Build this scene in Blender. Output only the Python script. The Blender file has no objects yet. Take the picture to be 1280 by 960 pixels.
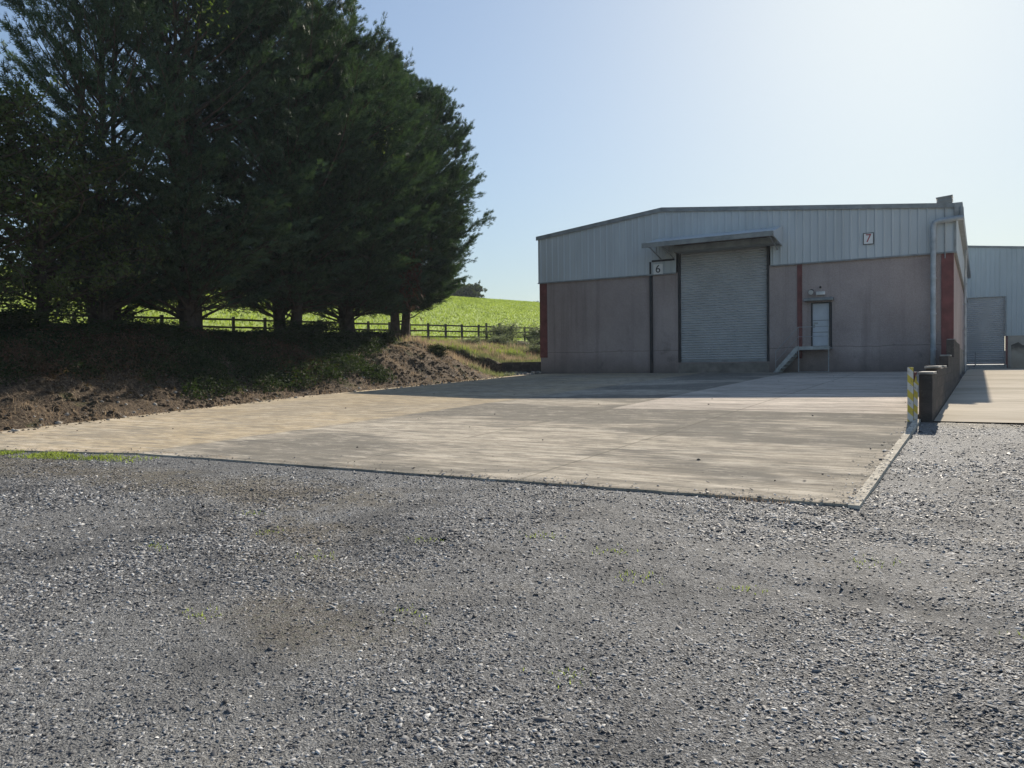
import bpy, math, random
import numpy as np
from mathutils import Vector, Matrix
R = math.radians
rng = np.random.default_rng(7)
random.seed(7)
sc = bpy.context.scene
COL = sc.collection

# ------------------------------------------------------------------ helpers
class MB:
    def __init__(s): s.v = []; s.f = []; s.m = []; s.cur = 0
    def face(s, pts):
        b = len(s.v); s.v += [tuple(p) for p in pts]; s.f.append(tuple(range(b, b+len(pts)))); s.m.append(s.cur)
    def box(s, x0, x1, y0, y1, z0, z1, M=None):
        P = [(x0,y0,z0),(x1,y0,z0),(x1,y1,z0),(x0,y1,z0),(x0,y0,z1),(x1,y0,z1),(x1,y1,z1),(x0,y1,z1)]
        if M is not None: P = [tuple(M @ Vector(p)) for p in P]
        b = len(s.v); s.v += P
        for q in ((0,3,2,1),(4,5,6,7),(0,1,5,4),(1,2,6,5),(2,3,7,6),(3,0,4,7)):
            s.f.append(tuple(b+i for i in q)); s.m.append(s.cur)
    def prism(s, poly, axis, a0, a1):
        # poly: 2D points; axis 'x' -> (y,z) poly, 'y' -> (x,z) poly, 'z' -> (x,y) poly
        def mk(p, a): return {'x':(a,p[0],p[1]),'y':(p[0],a,p[1]),'z':(p[0],p[1],a)}[axis]
        n = len(poly); b = len(s.v)
        s.v += [mk(p,a0) for p in poly] + [mk(p,a1) for p in poly]
        s.f.append(tuple(range(b, b+n))); s.m.append(s.cur)
        s.f.append(tuple(range(b+2*n-1, b+n-1, -1))); s.m.append(s.cur)
        for i in range(n):
            j = (i+1) % n; s.f.append((b+i, b+n+i, b+n+j, b+j)); s.m.append(s.cur)
    def tube(s, pts, rad, n=8, cap=True):
        pts = [Vector(p) for p in pts]
        rads = rad if isinstance(rad, (list, tuple)) else [rad]*len(pts)
        b = len(s.v); ref = None
        for i, p in enumerate(pts):
            d = (pts[min(i+1, len(pts)-1)] - pts[max(i-1, 0)]).normalized()
            if ref is None: ref = d.orthogonal().normalized()
            a = (ref - d*ref.dot(d)).normalized(); ref = a; c = d.cross(a)
            for k in range(n):
                t = 2*math.pi*k/n; s.v.append(tuple(p + (a*math.cos(t) + c*math.sin(t))*rads[i]))
        for i in range(len(pts)-1):
            for k in range(n):
                k2 = (k+1) % n
                s.f.append((b+i*n+k, b+i*n+k2, b+(i+1)*n+k2, b+(i+1)*n+k)); s.m.append(s.cur)
        if cap:
            s.f.append(tuple(b+k for k in reversed(range(n)))); s.m.append(s.cur)
            e = b+(len(pts)-1)*n; s.f.append(tuple(e+k for k in range(n))); s.m.append(s.cur)
    def build(s, name, mats, parent=None, bevel=0, smooth=False, off=None):
        me = bpy.data.meshes.new(name)
        v = s.v
        if off is not None: v = [(p[0]-off[0], p[1]-off[1], p[2]-off[2]) for p in v]
        me.from_pydata(v, [], s.f)
        mats = mats if isinstance(mats, (list, tuple)) else [mats]
        for m in mats: me.materials.append(m)
        if len(mats) > 1: me.polygons.foreach_set('material_index', s.m)
        if smooth: me.polygons.foreach_set('use_smooth', [True]*len(me.polygons))
        me.update()
        o = bpy.data.objects.new(name, me); COL.objects.link(o)
        if parent: o.parent = parent
        if bevel:
            mo = o.modifiers.new('bevel', 'BEVEL'); mo.width = bevel; mo.segments = 2; mo.limit_method = 'ANGLE'
        return o

def mesh_np(name, V, F, mat, parent=None, smooth=False, mi=None):
    """V (N,3); F (M,k) index array with constant k"""
    me = bpy.data.meshes.new(name)
    V = np.asarray(V, dtype=np.float32); F = np.asarray(F, dtype=np.int32); M, k = F.shape
    me.vertices.add(len(V)); me.vertices.foreach_set('co', V.ravel())
    me.loops.add(M*k); me.loops.foreach_set('vertex_index', F.ravel())
    me.polygons.add(M); me.polygons.foreach_set('loop_start', np.arange(M, dtype=np.int32)*k)
    me.polygons.foreach_set('loop_total', np.full(M, k, dtype=np.int32))
    for m in (mat if isinstance(mat, (list, tuple)) else [mat]): me.materials.append(m)
    if mi is not None: me.polygons.foreach_set('material_index', np.asarray(mi, dtype=np.int32))
    me.update(calc_edges=True)
    if smooth: me.polygons.foreach_set('use_smooth', np.ones(M, dtype=bool))
    o = bpy.data.objects.new(name, me); COL.objects.link(o)
    if parent: o.parent = parent
    return o

def tag(o, label=None, cat=None, group=None, kind=None):
    if label: o['label'] = label
    if cat: o['category'] = cat
    if group: o['group'] = group
    if kind: o['kind'] = kind
    return o
def empty(name, loc, label, cat, group=None, rz=0):
    o = bpy.data.objects.new(name, None); COL.objects.link(o); o.location = loc; o.rotation_euler.z = rz
    o.empty_display_size = .3
    return tag(o, label, cat, group)

# value noise
_tab = np.random.default_rng(3).random((256, 256))
def vn(x, y, s=1.0, seed=0):
    x = np.asarray(x, float)*s + 37.3*seed; y = np.asarray(y, float)*s + 11.7*seed
    xi = np.floor(x).astype(int); yi = np.floor(y).astype(int); fx = x-xi; fy = y-yi
    fx = fx*fx*(3-2*fx); fy = fy*fy*(3-2*fy)
    g = lambda a, b: _tab[a % 256, b % 256]
    return (g(xi,yi)*(1-fx)+g(xi+1,yi)*fx)*(1-fy) + (g(xi,yi+1)*(1-fx)+g(xi+1,yi+1)*fx)*fy
def fbm(x, y, s=1.0, seed=0, oct=4):
    r = 0; a = .5
    for i in range(oct): r = r + a*vn(x, y, s*2**i, seed+i*5); a *= .5
    return r

# ------------------------------------------------------------------ materials
class NT:
    def __init__(s, name):
        s.m = bpy.data.materials.new(name); s.m.use_nodes = True; s.t = s.m.node_tree; s.n = s.t.nodes; s.n.clear()
        s.out = s.n.new('ShaderNodeOutputMaterial'); s.tc = s.n.new('ShaderNodeTexCoord')
        s.b = s.n.new('ShaderNodeBsdfPrincipled'); s.l(s.b.outputs[0], s.out.inputs[0])
        s.geo = s.n.new('ShaderNodeNewGeometry')
    def l(s, a, b): s.t.links.new(a, b)
    def pos(s): return s.geo.outputs['Position']
    def mapping(s, scale=(1,1,1), loc=(0,0,0), rot=(0,0,0), src=None):
        k = s.n.new('ShaderNodeMapping'); k.inputs['Scale'].default_value = scale; k.inputs['Location'].default_value = loc
        k.inputs['Rotation'].default_value = rot
        s.l(src or s.pos(), k.inputs[0]); return k.outputs[0]
    def noise(s, scale, detail=4, rough=.55, vec=None, dist=0):
        k = s.n.new('ShaderNodeTexNoise'); k.inputs['Scale'].default_value = scale; k.inputs['Detail'].default_value = detail
        k.inputs['Roughness'].default_value = rough; k.inputs['Distortion'].default_value = dist
        s.l(vec or s.pos(), k.inputs['Vector']); return k.outputs['Fac']
    def voro(s, scale, feat='F1', vec=None, out='Distance', rnd=1):
        k = s.n.new('ShaderNodeTexVoronoi'); k.feature = feat; k.inputs['Scale'].default_value = scale
        k.inputs['Randomness'].default_value = rnd
        s.l(vec or s.pos(), k.inputs['Vector']); return k.outputs[out]
    def ramp(s, fac, stops):
        k = s.n.new('ShaderNodeValToRGB'); e = k.color_ramp.elements
        while len(e) > len(stops): e.remove(e[-1])
        while len(e) < len(stops): e.new(.5)
        for i, (p, c) in enumerate(stops):
            e[i].position = p; e[i].color = (c if isinstance(c, (tuple, list)) else (c,c,c)) + ((1,) if not isinstance(c, (tuple, list)) or len(c) == 3 else ())
        s.l(fac, k.inputs[0]); return k.outputs[0]
    def mix(s, fac, a, b, mode='MIX'):
        k = s.n.new('ShaderNodeMix'); k.data_type = 'RGBA'; k.blend_type = mode
        for src, i in ((fac, 0), (a, 6), (b, 7)):
            if isinstance(src, (int, float)): k.inputs[i].default_value = src if i == 0 else (src,)*3+(1,)
            elif isinstance(src, tuple): k.inputs[i].default_value = src+(1,)
            else: s.l(src, k.inputs[i])
        return k.outputs[2]
    def math(s, op, a, b=None, c=None, clamp=False):
        k = s.n.new('ShaderNodeMath'); k.operation = op; k.use_clamp = clamp
        for src, i in ((a,0),(b,1),(c,2)):
            if src is None: continue
            if isinstance(src, (int,float)): k.inputs[i].default_value = src
            else: s.l(src, k.inputs[i])
        return k.outputs[0]
    def xyz(s, src=None):
        k = s.n.new('ShaderNodeSeparateXYZ'); s.l(src or s.pos(), k.inputs[0]); return k.outputs
    def mapr(s, v, a, b, c=0, d=1):
        k = s.n.new('ShaderNodeMapRange'); s.l(v, k.inputs[0])
        for i, x in enumerate((a,b,c,d)): k.inputs[i+1].default_value = x
        return k.outputs[0]
    def bump(s, h, strength=.3, dist=.01, prev=None):
        k = s.n.new('ShaderNodeBump'); k.inputs['Strength'].default_value = strength; k.inputs['Distance'].default_value = dist
        s.l(h, k.inputs['Height'])
        if prev: s.l(prev, k.inputs['Normal'])
        return k.outputs[0]
    def fin(s, col=None, rough=None, nrm=None, spec=None, metal=None):
        for v, nm in ((col,'Base Color'),(rough,'Roughness'),(nrm,'Normal'),(spec,'Specular IOR Level'),(metal,'Metallic')):
            if v is None: continue
            if isinstance(v, (int,float)): s.b.inputs[nm].default_value = v
            elif isinstance(v, tuple): s.b.inputs[nm].default_value = v+(1,)
            else: s.l(v, s.b.inputs[nm])
        return s.m

def simple(name, col, rough=.6, metal=0, var=.25, scale=3, spec=.4, bump=0, bscale=60):
    t = NT(name); n = t.noise(scale, 5)
    c = t.ramp(n, [(.3, tuple(x*(1-var) for x in col)), (.7, tuple(min(1, x*(1+var)) for x in col))])
    nb = t.bump(t.noise(bscale, 3), bump, .01) if bump else None
    return t.fin(c, rough, nb, spec, metal)

def earth_mask(t):
    X, Y = t.xyz()[0], t.xyz()[1]; wob = t.noise(1.6, 5, .7); m_ = None
    for cx, cy, rx, ry, k in ((-7.4, 6.1, 2.3, .75, .9), (-5.3, 4.85, .9, .45, 1), (-9.6, 6.2, 2.2, .7, .8), (-3.4, 3.2, 1.0, .45, .6), (-12.5, 6.0, 3.0, .7, .85), (1.2, 5.0, 1.2, .5, .45), (-4.0, 4.1, 1.4, .35, .5), (.2, 15.6, 1.4, .6, .9)):
        dx = t.math('DIVIDE', t.math('SUBTRACT', X, cx), rx); dy = t.math('DIVIDE', t.math('SUBTRACT', Y, cy), ry)
        d = t.math('SQRT', t.math('ADD', t.math('MULTIPLY', dx, dx), t.math('MULTIPLY', dy, dy)))
        v = t.math('MULTIPLY', t.mapr(t.math('ADD', d, t.math('MULTIPLY', t.math('SUBTRACT', wob, .5), 3.2)), .3, 1.1, 1, 0), k)
        m_ = v if m_ is None else t.math('MAXIMUM', m_, v)
    return m_
def mat_gravel():
    t = NT('slate_gravel')
    big = t.noise(.35, 5, .6); mid = t.noise(1.7, 4, .6); fine = t.noise(85, 4, .75)
    wv = t.mapping((1, 1, 1)); vc = t.voro(95, 'F1', vec=wv, out='Color'); vsep = t.xyz(vc)[0]
    vc2 = t.xyz(t.voro(48, 'F1', out='Color'))[1]
    c = t.ramp(vsep, [(0,(.025,.026,.028)),(.35,(.095,.097,.098)),(.7,(.22,.222,.222)),(.9,(.37,.37,.36)),(1,(.60,.59,.57))])
    c = t.mix(.38, c, t.ramp(vc2, [(0,(.06,.062,.066)),(.6,(.24,.242,.242)),(1,(.48,.475,.46))]))
    c = t.mix(t.ramp(fine, [(.3,.55),(.6,0)]), c, (.05,.05,.05))
    c = t.mix(t.mapr(big, .55, .72, 0, .3), c, (.13,.112,.085))
    c = t.mix(t.mapr(t.noise(1.3, 5, .65), .48, .66, 0, .6), c, (.055,.057,.06))
    c = t.mix(t.mapr(mid, .62, .76, 0, .45), c, (.21,.18,.135))
    c = t.mix(t.mapr(t.noise(.22, 3, .5, t.mapping(loc=(13,5,0))), .5, .7, 0, .35), c, (.33,.33,.315))
    c = t.mix(t.math('MULTIPLY', earth_mask(t), .6), c, t.ramp(t.noise(20, 4, .7), [(.35,(.075,.06,.035)),(.5,(.17,.13,.08)),(.62,(.13,.13,.05)),(.75,(.36,.27,.2))]))
    b1 = t.bump(t.voro(95, 'F1'), 1, .010); b2 = t.bump(fine, .9, .012, b1)
    return t.fin(c, .85, b2, .2)
def mat_stone():
    t = NT('slate_chip')
    k = t.geo.outputs['Random Per Island']
    c = t.ramp(k, [(0,(.032,.032,.034)),(.25,(.09,.09,.093)),(.55,(.22,.219,.218)),(.82,(.37,.366,.355)),(.95,(.46,.455,.44)),(1,(.64,.63,.60))])
    c = t.mix(t.mapr(t.noise(.6, 4), .56, .75, 0, .25), c, (.13,.115,.09))
    c = t.mix(t.mapr(t.noise(1.3, 5, .65), .48, .66, 0, .6), c, (.05,.052,.056))
    c = t.mix(t.math('MULTIPLY', earth_mask(t), .38), c, (.13,.10,.065))
    return t.fin(c, t.mapr(k, 0, 1, .6, .9), None, .2)
def mat_concrete():
    t = NT('brushed_concrete')
    xyz = t.xyz(); X, Y = xyz[0], xyz[1]
    st1 = t.noise(1, 6, .65, t.mapping((.45, 14, 1))); st2 = t.noise(1, 6, .75, t.mapping((1.6, 46, 1), loc=(3,1,0)))
    big = t.noise(.30, 5, .62, t.mapping((.55, 1.3, 1))); mid = t.noise(1.1, 6, .7, t.mapping((.5, 2.2, 1))); gr = t.noise(38, 3, .7)
    base = t.mix(t.ramp(st1, [(.32,0),(.68,1)]), (.265,.235,.190), (.39,.35,.285))
    lane = t.mapr(t.math('ADD', X, t.math('MULTIPLY', t.math('SUBTRACT', t.noise(.8, 3), .5), .5)), -11.75, -11.55, 1, 0)
    base = t.mix(t.math('MULTIPLY', lane, t.mapr(t.noise(.35, 4, .6), .25, .6, .3, .85)), base, (.345,.275,.175))
    silt = t.mapr(t.math('ADD', X, t.math('MULTIPLY', t.noise(.5, 4), 3)), -19.2, -16.6, .85, 0)
    base = t.mix(silt, base, (.50,.405,.26))
    pink = t.math('MULTIPLY', t.mapr(Y, 17.0, 17.06, 0, 1), t.mapr(X, -7.62, -7.56, 0, 1))
    base = t.mix(t.math('MULTIPLY', pink, t.mapr(t.noise(1, 5, .7, t.mapping((.4,5,1))), .3, .6, .35, .85)), base, (.50,.44,.385))
    notpink = t.mapr(pink, 0, 1, 1, .35)
    s3 = t.noise(1, 4, .6, t.mapping((.33, 4.2, 1), loc=(7,3,0))); s4 = t.noise(1, 4, .65, t.mapping((.8, 9.5, 1), loc=(1,9,0)))
    base = t.mix(t.math('MULTIPLY', t.mapr(s3, .50, .63, 0, .55), t.mapr(lane, 0, 1, 1, .45)), base, (.15,.14,.12))
    base = t.mix(t.math('MULTIPLY', t.mapr(s4, .54, .64, 0, .5), t.mapr(lane, 0, 1, 1, .5)), base, (.12,.112,.098))
    base = t.mix(t.mapr(s4, .46, .36, 0, .32), base, (.44,.41,.355))
    base = t.mix(t.mapr(s3, .44, .34, 0, .3), base, (.46,.43,.37))
    # grey algae patches, strongest in the band before the bright bays
    band = t.math('MULTIPLY', t.mapr(Y, 11.2, 14.5, 0, 1), t.mapr(Y, 17.0, 22, 1, .35))
    dark = t.math('MULTIPLY', t.mapr(t.math('ADD', big, t.math('MULTIPLY', band, .08)), .50, .57, 0, 1), notpink)
    dark = t.math('MULTIPLY', dark, t.mapr(lane, 0, 1, 1, .3))
    dark = t.math('MULTIPLY', dark, t.mapr(st2, .35, .55, 1, .55))
    base = t.mix(t.math('MULTIPLY', dark, .92), base, (.060,.062,.060))
    m2 = t.noise(1, 6, .75, t.mapping((2.2, 5.5, 1)))
    base = t.mix(t.math('MULTIPLY', t.mapr(m2, .50, .60, 0, .55), notpink), base, (.13,.125,.11))
    base = t.mix(t.mapr(m2, .46, .38, 0, .35), base, (.48,.44,.37))
    base = t.mix(t.math('MULTIPLY', t.mapr(mid, .50, .66, 0, .6), notpink), base, (.15,.138,.115))
    base = t.mix(t.math('MULTIPLY', t.mapr(st2, .53, .64, 0, .9), t.mapr(lane, 0, 1, 1, .5)), base, (.085,.08,.07))
    base = t.mix(t.mapr(st2, .44, .32, 0, .4), base, (.48,.45,.39))
    base = t.mix(t.mapr(gr, .3, .7, .25, 0), base, (.10,.095,.085))
    base = t.mix(t.mapr(t.noise(16, 2, .5), .72, .76, 0, .8), base, (.06,.055,.05))
    j = None
    wob = t.math('MULTIPLY', t.math('SUBTRACT', t.noise(3, 3), .5), .05)
    for x in (-11.65, -7.59, -15.7, -4.6):
        a = t.math('ABSOLUTE', t.math('ADD', t.math('SUBTRACT', X, x), wob)); m_ = t.mapr(a, .010, .03, 1, 0)
        j = m_ if j is None else t.math('MAXIMUM', j, m_)
    for y in (17.03, 27.0):
        a = t.math('ABSOLUTE', t.math('ADD', t.math('SUBTRACT', Y, y), wob)); m_ = t.mapr(a, .012, .035, 1, 0); j = t.math('MAXIMUM', j, m_)
    base = t.mix(t.math('MULTIPLY', j, .45), base, (.08,.075,.06))
    base = t.mix(1, base, (1.62,1.60,1.58), 'MULTIPLY')
    b = t.bump(st2, .7, .012); b = t.bump(gr, .4, .004, b)
    return t.fin(base, 1.0, b, .0)
def mat_apron():
    t = NT('pale_concrete'); n = t.noise(.5, 5, .6, t.mapping((.5,1,1)))
    c = t.ramp(n, [(.3,(.40,.36,.29)),(.7,(.58,.52,.43))])
    Y = t.xyz()[1]
    j = None
    for y in (22.5, 30, 38, 46):
        m_ = t.math('LESS_THAN', t.math('ABSOLUTE', t.math('SUBTRACT', Y, y)), .03); j = m_ if j is None else t.math('MAXIMUM', j, m_)
    c = t.mix(t.math('MULTIPLY', j, .6), c, (.1,.085,.06))
    c = t.mix(t.mapr(t.noise(1.3, 4, .6, t.mapping((.4,2,1))), .52, .7, 0, .5), c, (.27,.23,.17))
    return t.fin(c, 1.0, t.bump(t.noise(30, 4), .3, .01), .0)
def mat_render():
    t = NT('pebbledash'); xyz = t.xyz(); Z = xyz[2]
    n = t.noise(.45, 6, .62, t.mapping((1,1,.8))); sp = t.voro(48, 'F1', out='Color')
    c = t.ramp(n, [(.3,(.33,.268,.25)),(.5,(.40,.33,.308)),(.72,(.48,.40,.375))])
    c = t.mix(.22, c, t.ramp(t.xyz(sp)[0], [(0,(.11,.085,.08)),(1,(.52,.44,.40))]))
    # water runs and damp, worn plinth
    run = t.noise(1, 4, .55, t.mapping((2.6,2.6,.12)))
    c = t.mix(t.mapr(run, .55, .75, 0, .4), c, (.145,.12,.115))
    pl = t.math('ADD', Z, t.math('MULTIPLY', t.math('SUBTRACT', t.noise(1.4, 4), .5), .7))
    c = t.mix(t.mapr(pl, 1.2, 2.35, .75, 0), c, (.115,.10,.09))
    c = t.mix(t.math('MULTIPLY', t.mapr(t.noise(1.1, 5, .7, t.mapping((1,1,1), (5,2,1))), .58, .68, 0, .45), t.mapr(Z, 4.5, 2, 0, 1)), c, (.13,.115,.11))
    crack = t.math('LESS_THAN', t.math('ABSOLUTE', t.math('SUBTRACT', t.math('ADD', Z, t.math('MULTIPLY', t.noise(.9, 3), .16)), 2.48)), .014)
    c = t.mix(t.math('MULTIPLY', crack, .5), c, (.06,.05,.05))
    b = t.bump(t.voro(48, 'F1'), .5, .008)
    return t.fin(c, .92, b, .12)
def mat_clad(name, col):
    t = NT(name); Z = t.xyz()[2]
    n = t.noise(.5, 4, .5, t.mapping((1,1,.4))); run = t.noise(1, 4, .6, t.mapping((5,5,.15)))
    c = t.mix(t.ramp(n, [(.3,0),(.7,1)]), tuple(x*.9 for x in col), tuple(x*1.08 for x in col))
    c = t.mix(t.mapr(run, .52, .78, 0, .35), c, tuple(x*.55 for x in col))
    return t.fin(c, .5, t.bump(t.noise(3, 2), .06, .02), .4)
def mat_block():
    t = NT('sooty_blockwork')
    k = t.n.new('ShaderNodeTexBrick'); k.inputs['Scale'].default_value = 1; k.inputs['Mortar Size'].default_value = .012
    k.inputs['Brick Width'].default_value = .44; k.inputs['Row Height'].default_value = .22
    k.inputs['Color1'].default_value = (.06,.053,.05,1); k.inputs['Color2'].default_value = (.10,.085,.078,1); k.inputs['Mortar'].default_value = (.075,.068,.06,1)
    cx = t.n.new('ShaderNodeCombineXYZ'); s_ = t.xyz(); t.l(t.math('ADD', s_[0], s_[1]), cx.inputs[0]); t.l(s_[2], cx.inputs[1])
    t.l(cx.outputs[0], k.inputs['Vector'])
    c = t.mix(t.mapr(t.noise(2.3, 5, .65), .42, .66, 0, .8), k.outputs['Color'], (.045,.042,.04))
    c = t.mix(t.mapr(t.noise(7, 5, .7), .58, .68, 0, .6), c, (.24,.22,.18))
    return t.fin(c, .92, t.bump(t.math('ADD', t.noise(35, 4), t.math('MULTIPLY', k.outputs['Fac'], -1.2)), .6, .015), .2)
def mat_soil():
    t = NT('bank_soil'); xyz = t.xyz(); Z = xyz[2]
    n = t.noise(.7, 6, .65); f = t.noise(14, 6, .7); l_ = t.voro(26, 'F1', out='Color')
    c = t.ramp(f, [(.3,(.035,.024,.016)),(.5,(.09,.064,.042)),(.7,(.21,.155,.105))])
    c = t.mix(t.mapr(t.xyz(l_)[0], .8, 1, 0, .55), c, (.34,.27,.18))
    g = t.mapr(t.math('ADD', n, t.math('MULTIPLY', t.mapr(Z, 1.8, 3.2), .16)), .58, .68, 0, .75)
    c = t.mix(g, c, (.065,.085,.022))
    b = t.bump(t.noise(9, 6, .7), 1, .12); b = t.bump(t.noise(45, 4, .7), .8, .03, b)
    return t.fin(c, .95, b, .15)
def mat_field():
    t = NT('pasture')
    n = t.noise(.12, 6, .65); f = t.noise(2.2, 5, .7, t.mapping((1, .35, 1)))
    c = t.ramp(n, [(.3,(.25,.33,.065)),(.55,(.32,.41,.09)),(.75,(.38,.46,.13))])
    c = t.mix(t.mapr(f, .58, .75, 0, .6), c, (.20,.28,.06))
    c = t.mix(t.mapr(t.noise(.7, 5, .7), .62, .72, 0, .4), c, (.27,.26,.09))
    return t.fin(c, .9, t.bump(t.noise(5, 5, .8), .7, .12), .15)
def mat_leaf(name, lo, hi, tr=.35, rough=.55, clump=.9, stops=None, tint=(1.25,1.45,.5)):
    t = NT(name)
    k = t.geo.outputs['Random Per Island']; n = t.noise(clump, 4, .6)
    f = t.math('ADD', t.math('MULTIPLY', k, .45), t.mapr(n, .3, .7, 0, .55))
    c = t.ramp(f, stops or [(.1, lo), (.9, hi)])
    t.fin(c, rough, None, .16)
    tl = t.n.new('ShaderNodeBsdfTranslucent'); hs = t.mix(1, c, tint, 'MULTIPLY'); t.l(hs, tl.inputs[0])
    ms = t.n.new('ShaderNodeMixShader'); ms.inputs[0].default_value = tr
    t.l(t.b.outputs[0], ms.inputs[1]); t.l(tl.outputs[0], ms.inputs[2]); t.l(ms.outputs[0], t.out.inputs[0])
    return t.m
def mat_stripes():
    t = NT('hazard_stripes'); s_ = t.xyz(t.tc.outputs['Object'])
    v = t.math('ADD', t.math('MULTIPLY', s_[2], 1.0), t.math('MULTIPLY', s_[0], 1.0))
    m_ = t.math('GREATER_THAN', t.math('FRACT', t.math('MULTIPLY', v, 1/.27)), .5)
    c = t.mix(m_, (.60,.58,.54), (.60,.47,.08))
    c = t.mix(t.mapr(t.noise(18, 5, .7), .55, .72, 0, .75), c, (.16,.12,.08))
    return t.fin(c, .6, None, .3)
def mat_bay():
    t = NT('stained_concrete'); Z = t.xyz()[2]
    n = t.noise(1.2, 5, .6); c = t.ramp(n, [(.3,(.26,.225,.18)),(.7,(.40,.36,.30))])
    c = t.mix(t.mapr(t.math('ADD', Z, t.math('MULTIPLY', t.noise(2.2, 4), .8)), 2.85, 3.2, 0, .85), c, (.045,.045,.045))
    return t.fin(c, .9, t.bump(t.noise(20, 4), .4, .02), .2)

M = dict(
    gravel=mat_gravel(), stone=mat_stone(), conc=mat_concrete(), apron=mat_apron(), render=mat_render(),
    clad=mat_clad('grey_cladding', (.53,.565,.575)), clad2=mat_clad('far_cladding', (.50,.555,.56)),
    roof=mat_clad('roof_sheet', (.20,.21,.21)), trim=simple('trim_steel', (.25,.265,.265), .45),
    shutter=simple('shutter_steel', (.47,.475,.475), .5, 0, .1, .8), red=simple('red_oxide_steel', (.17,.055,.05), .6, 0, .3, 2.5),
    dark=simple('dark_rubber', (.03,.03,.033), .6), plinth=simple('plinth_concrete', (.22,.20,.175), .9, 0, .35, 1.6, .2, .5, 30),
    pipe=simple('painted_pipe', (.36,.40,.43), .45), galv=simple('galvanised_steel', (.33,.345,.35), .45, .4, .2, 6),
    door=simple('door_steel', (.50,.53,.56), .5, 0, .1, 2), white=simple('white_plastic', (.75,.75,.73), .4, 0, .05), black=simple('black_paint', (.02,.02,.022), .5),
    redpaint=simple('sign_red', (.36,.07,.08), .5), lamp=simple('lamp_glass', (.6,.6,.58), .2),
    block=mat_block(), soil=mat_soil(), field=mat_field(), bay=mat_bay(), stripes=mat_stripes(),
    bark=simple('bark', (.075,.058,.045), .95, 0, .4, 5, .15, .8, 25), wood=simple('fence_wood', (.085,.072,.058), .9, 0, .4, 4, .15, .5, 30),
    cyp=mat_leaf('cypress_foliage', (.012,.027,.020), (.088,.138,.078), .16, .6, .7),
    broad=mat_leaf('broad_leaf', (.03,.05,.02), (.11,.14,.05), .35, .5, .8),
    bramble=mat_leaf('bramble_leaf', (.015,.026,.010), (.050,.070,.024), .25, .75, .9),
    bracken=mat_leaf('dead_bracken', (.045,.028,.018), (.13,.08,.05), .2, .8, 1.2),
    ivy=mat_leaf('ivy_leaf', (.07,.10,.03), (.15,.19,.06), .35, .5, 2),
    scrub=mat_leaf('scrub_leaf', (.07,.085,.05), (.24,.26,.18), .4, .6, 1.5, None, (1.1,1.2,.75)),
    rough=mat_leaf('rough_grass', (.10,.115,.065), (.26,.27,.17), .4, .7, .5, None, (1.15,1.2,.7)),
    rust=mat_leaf('dead_cypress', (.06,.026,.018), (.12,.055,.035), .2, .8, 1.2),
    straw=mat_leaf('dry_grass', (.25,.19,.135), (.50,.41,.31), .35, .8, .6, None, (1.08,1.0,.85)),
    green=mat_leaf('fresh_grass', (.13,.16,.045), (.33,.36,.14), .45, .7, .5),
    hedge=mat_leaf('hedge_leaf', (.035,.048,.022), (.09,.10,.045), .25, .7, .6),
)

# ------------------------------------------------------------------ terrain functions (X right along the building, Y away)
def S(n): return .0328*np.clip(n, -20, 37.2)
def Rz(n):
    n = np.asarray(n, float)
    return np.where(n < 15.9, .0328*np.clip(n, -20, 15.9), np.where(n < 55, .5215+.0156*(n-15.9), 1.13-.002*np.clip(n-55, 0, 20)))
def toe_u(n): return np.interp(n, [-50, 8.4, 19, 29, 33, 35, 37.2, 37.45, 60], [-17.9, -18.1, -20.3, -20.35, -20.9, -22.2, -23.6, -20.7, -20.7])
def smooth(t): t = np.clip(t, 0, 1); return t*t*(3-2*t)
def LZ(u, n):
    """land left of the yard: bank, verge, pasture"""
    u = np.asarray(u, float); n = np.asarray(n, float)
    tu = toe_u(n); z0 = S(n)
    zf = 2.45+.025*np.clip(n, -40, 90)
    zc = np.where(n < 36, 2.5+.012*n, 2.93)
    w = np.interp(n, [0, 8, 19, 30, 36, 40], [5.5, 5.5, 4.0, 3.9, 6.5, 9.0])
    t = (tu-u)/w
    prof = np.clip(t, 0, 1); prof = .55*smooth(prof)+.45*np.clip(prof*1.1, 0, 1)
    zb = z0+(zc-z0)*np.minimum(prof, 1)
    lumps = (fbm(u, n, .9, 2)-.47)*.55 + (fbm(u, n, 3.2, 4)-.47)*.22
    zb = zb + lumps*np.clip(t*2.5, 0, 1)*np.clip((34+u)*.3, 0.15, 1)
    t2 = np.clip((tu-w-u)/(33+(tu-w)), 0, 1)
    zv = zb + (zf-zc)*t2
    # pasture rises to a rounded ridge at u=-90
    t3 = np.clip((-33.5-u)/56.5, 0, 2.2)
    HR = np.clip(12.2+(n-47)*.037, 11, 15.3)
    rise = (HR-zf)*np.sin(np.clip(t3, 0, 2.2)*math.pi/2)
    rise = np.where(t3 > 1, (HR-zf)-(t3-1)**2*9, rise)
    zv = np.where((n > 37.3) & (u < -20.7), np.maximum(zv, 1.86), zv)
    return zv + rise + (fbm(u, n, .05, 9)-.47)*.5*np.clip(t3*3, 0, 1)*np.clip((75+u)/20, .1, 1)

def grid(us, ns, zf, name, mat, smooth_=True):
    U, N = np.meshgrid(us, ns, indexing='ij'); Z = zf(U, N)
    V = np.stack([U, N, Z], -1).reshape(-1, 3); a, b = len(us), len(ns)
    i = np.arange(a-1)[:, None]*b+np.arange(b-1)[None, :]
    F = np.stack([i, i+b, i+b+1, i+1], -1).reshape(-1, 4)
    return mesh_np(name, V, F, mat, smooth=smooth_)
def steps(*seg):
    r = []
    for a, b, d in seg: r += list(np.arange(a, b, d))
    return np.array(r+[seg[-1][1]])

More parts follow.
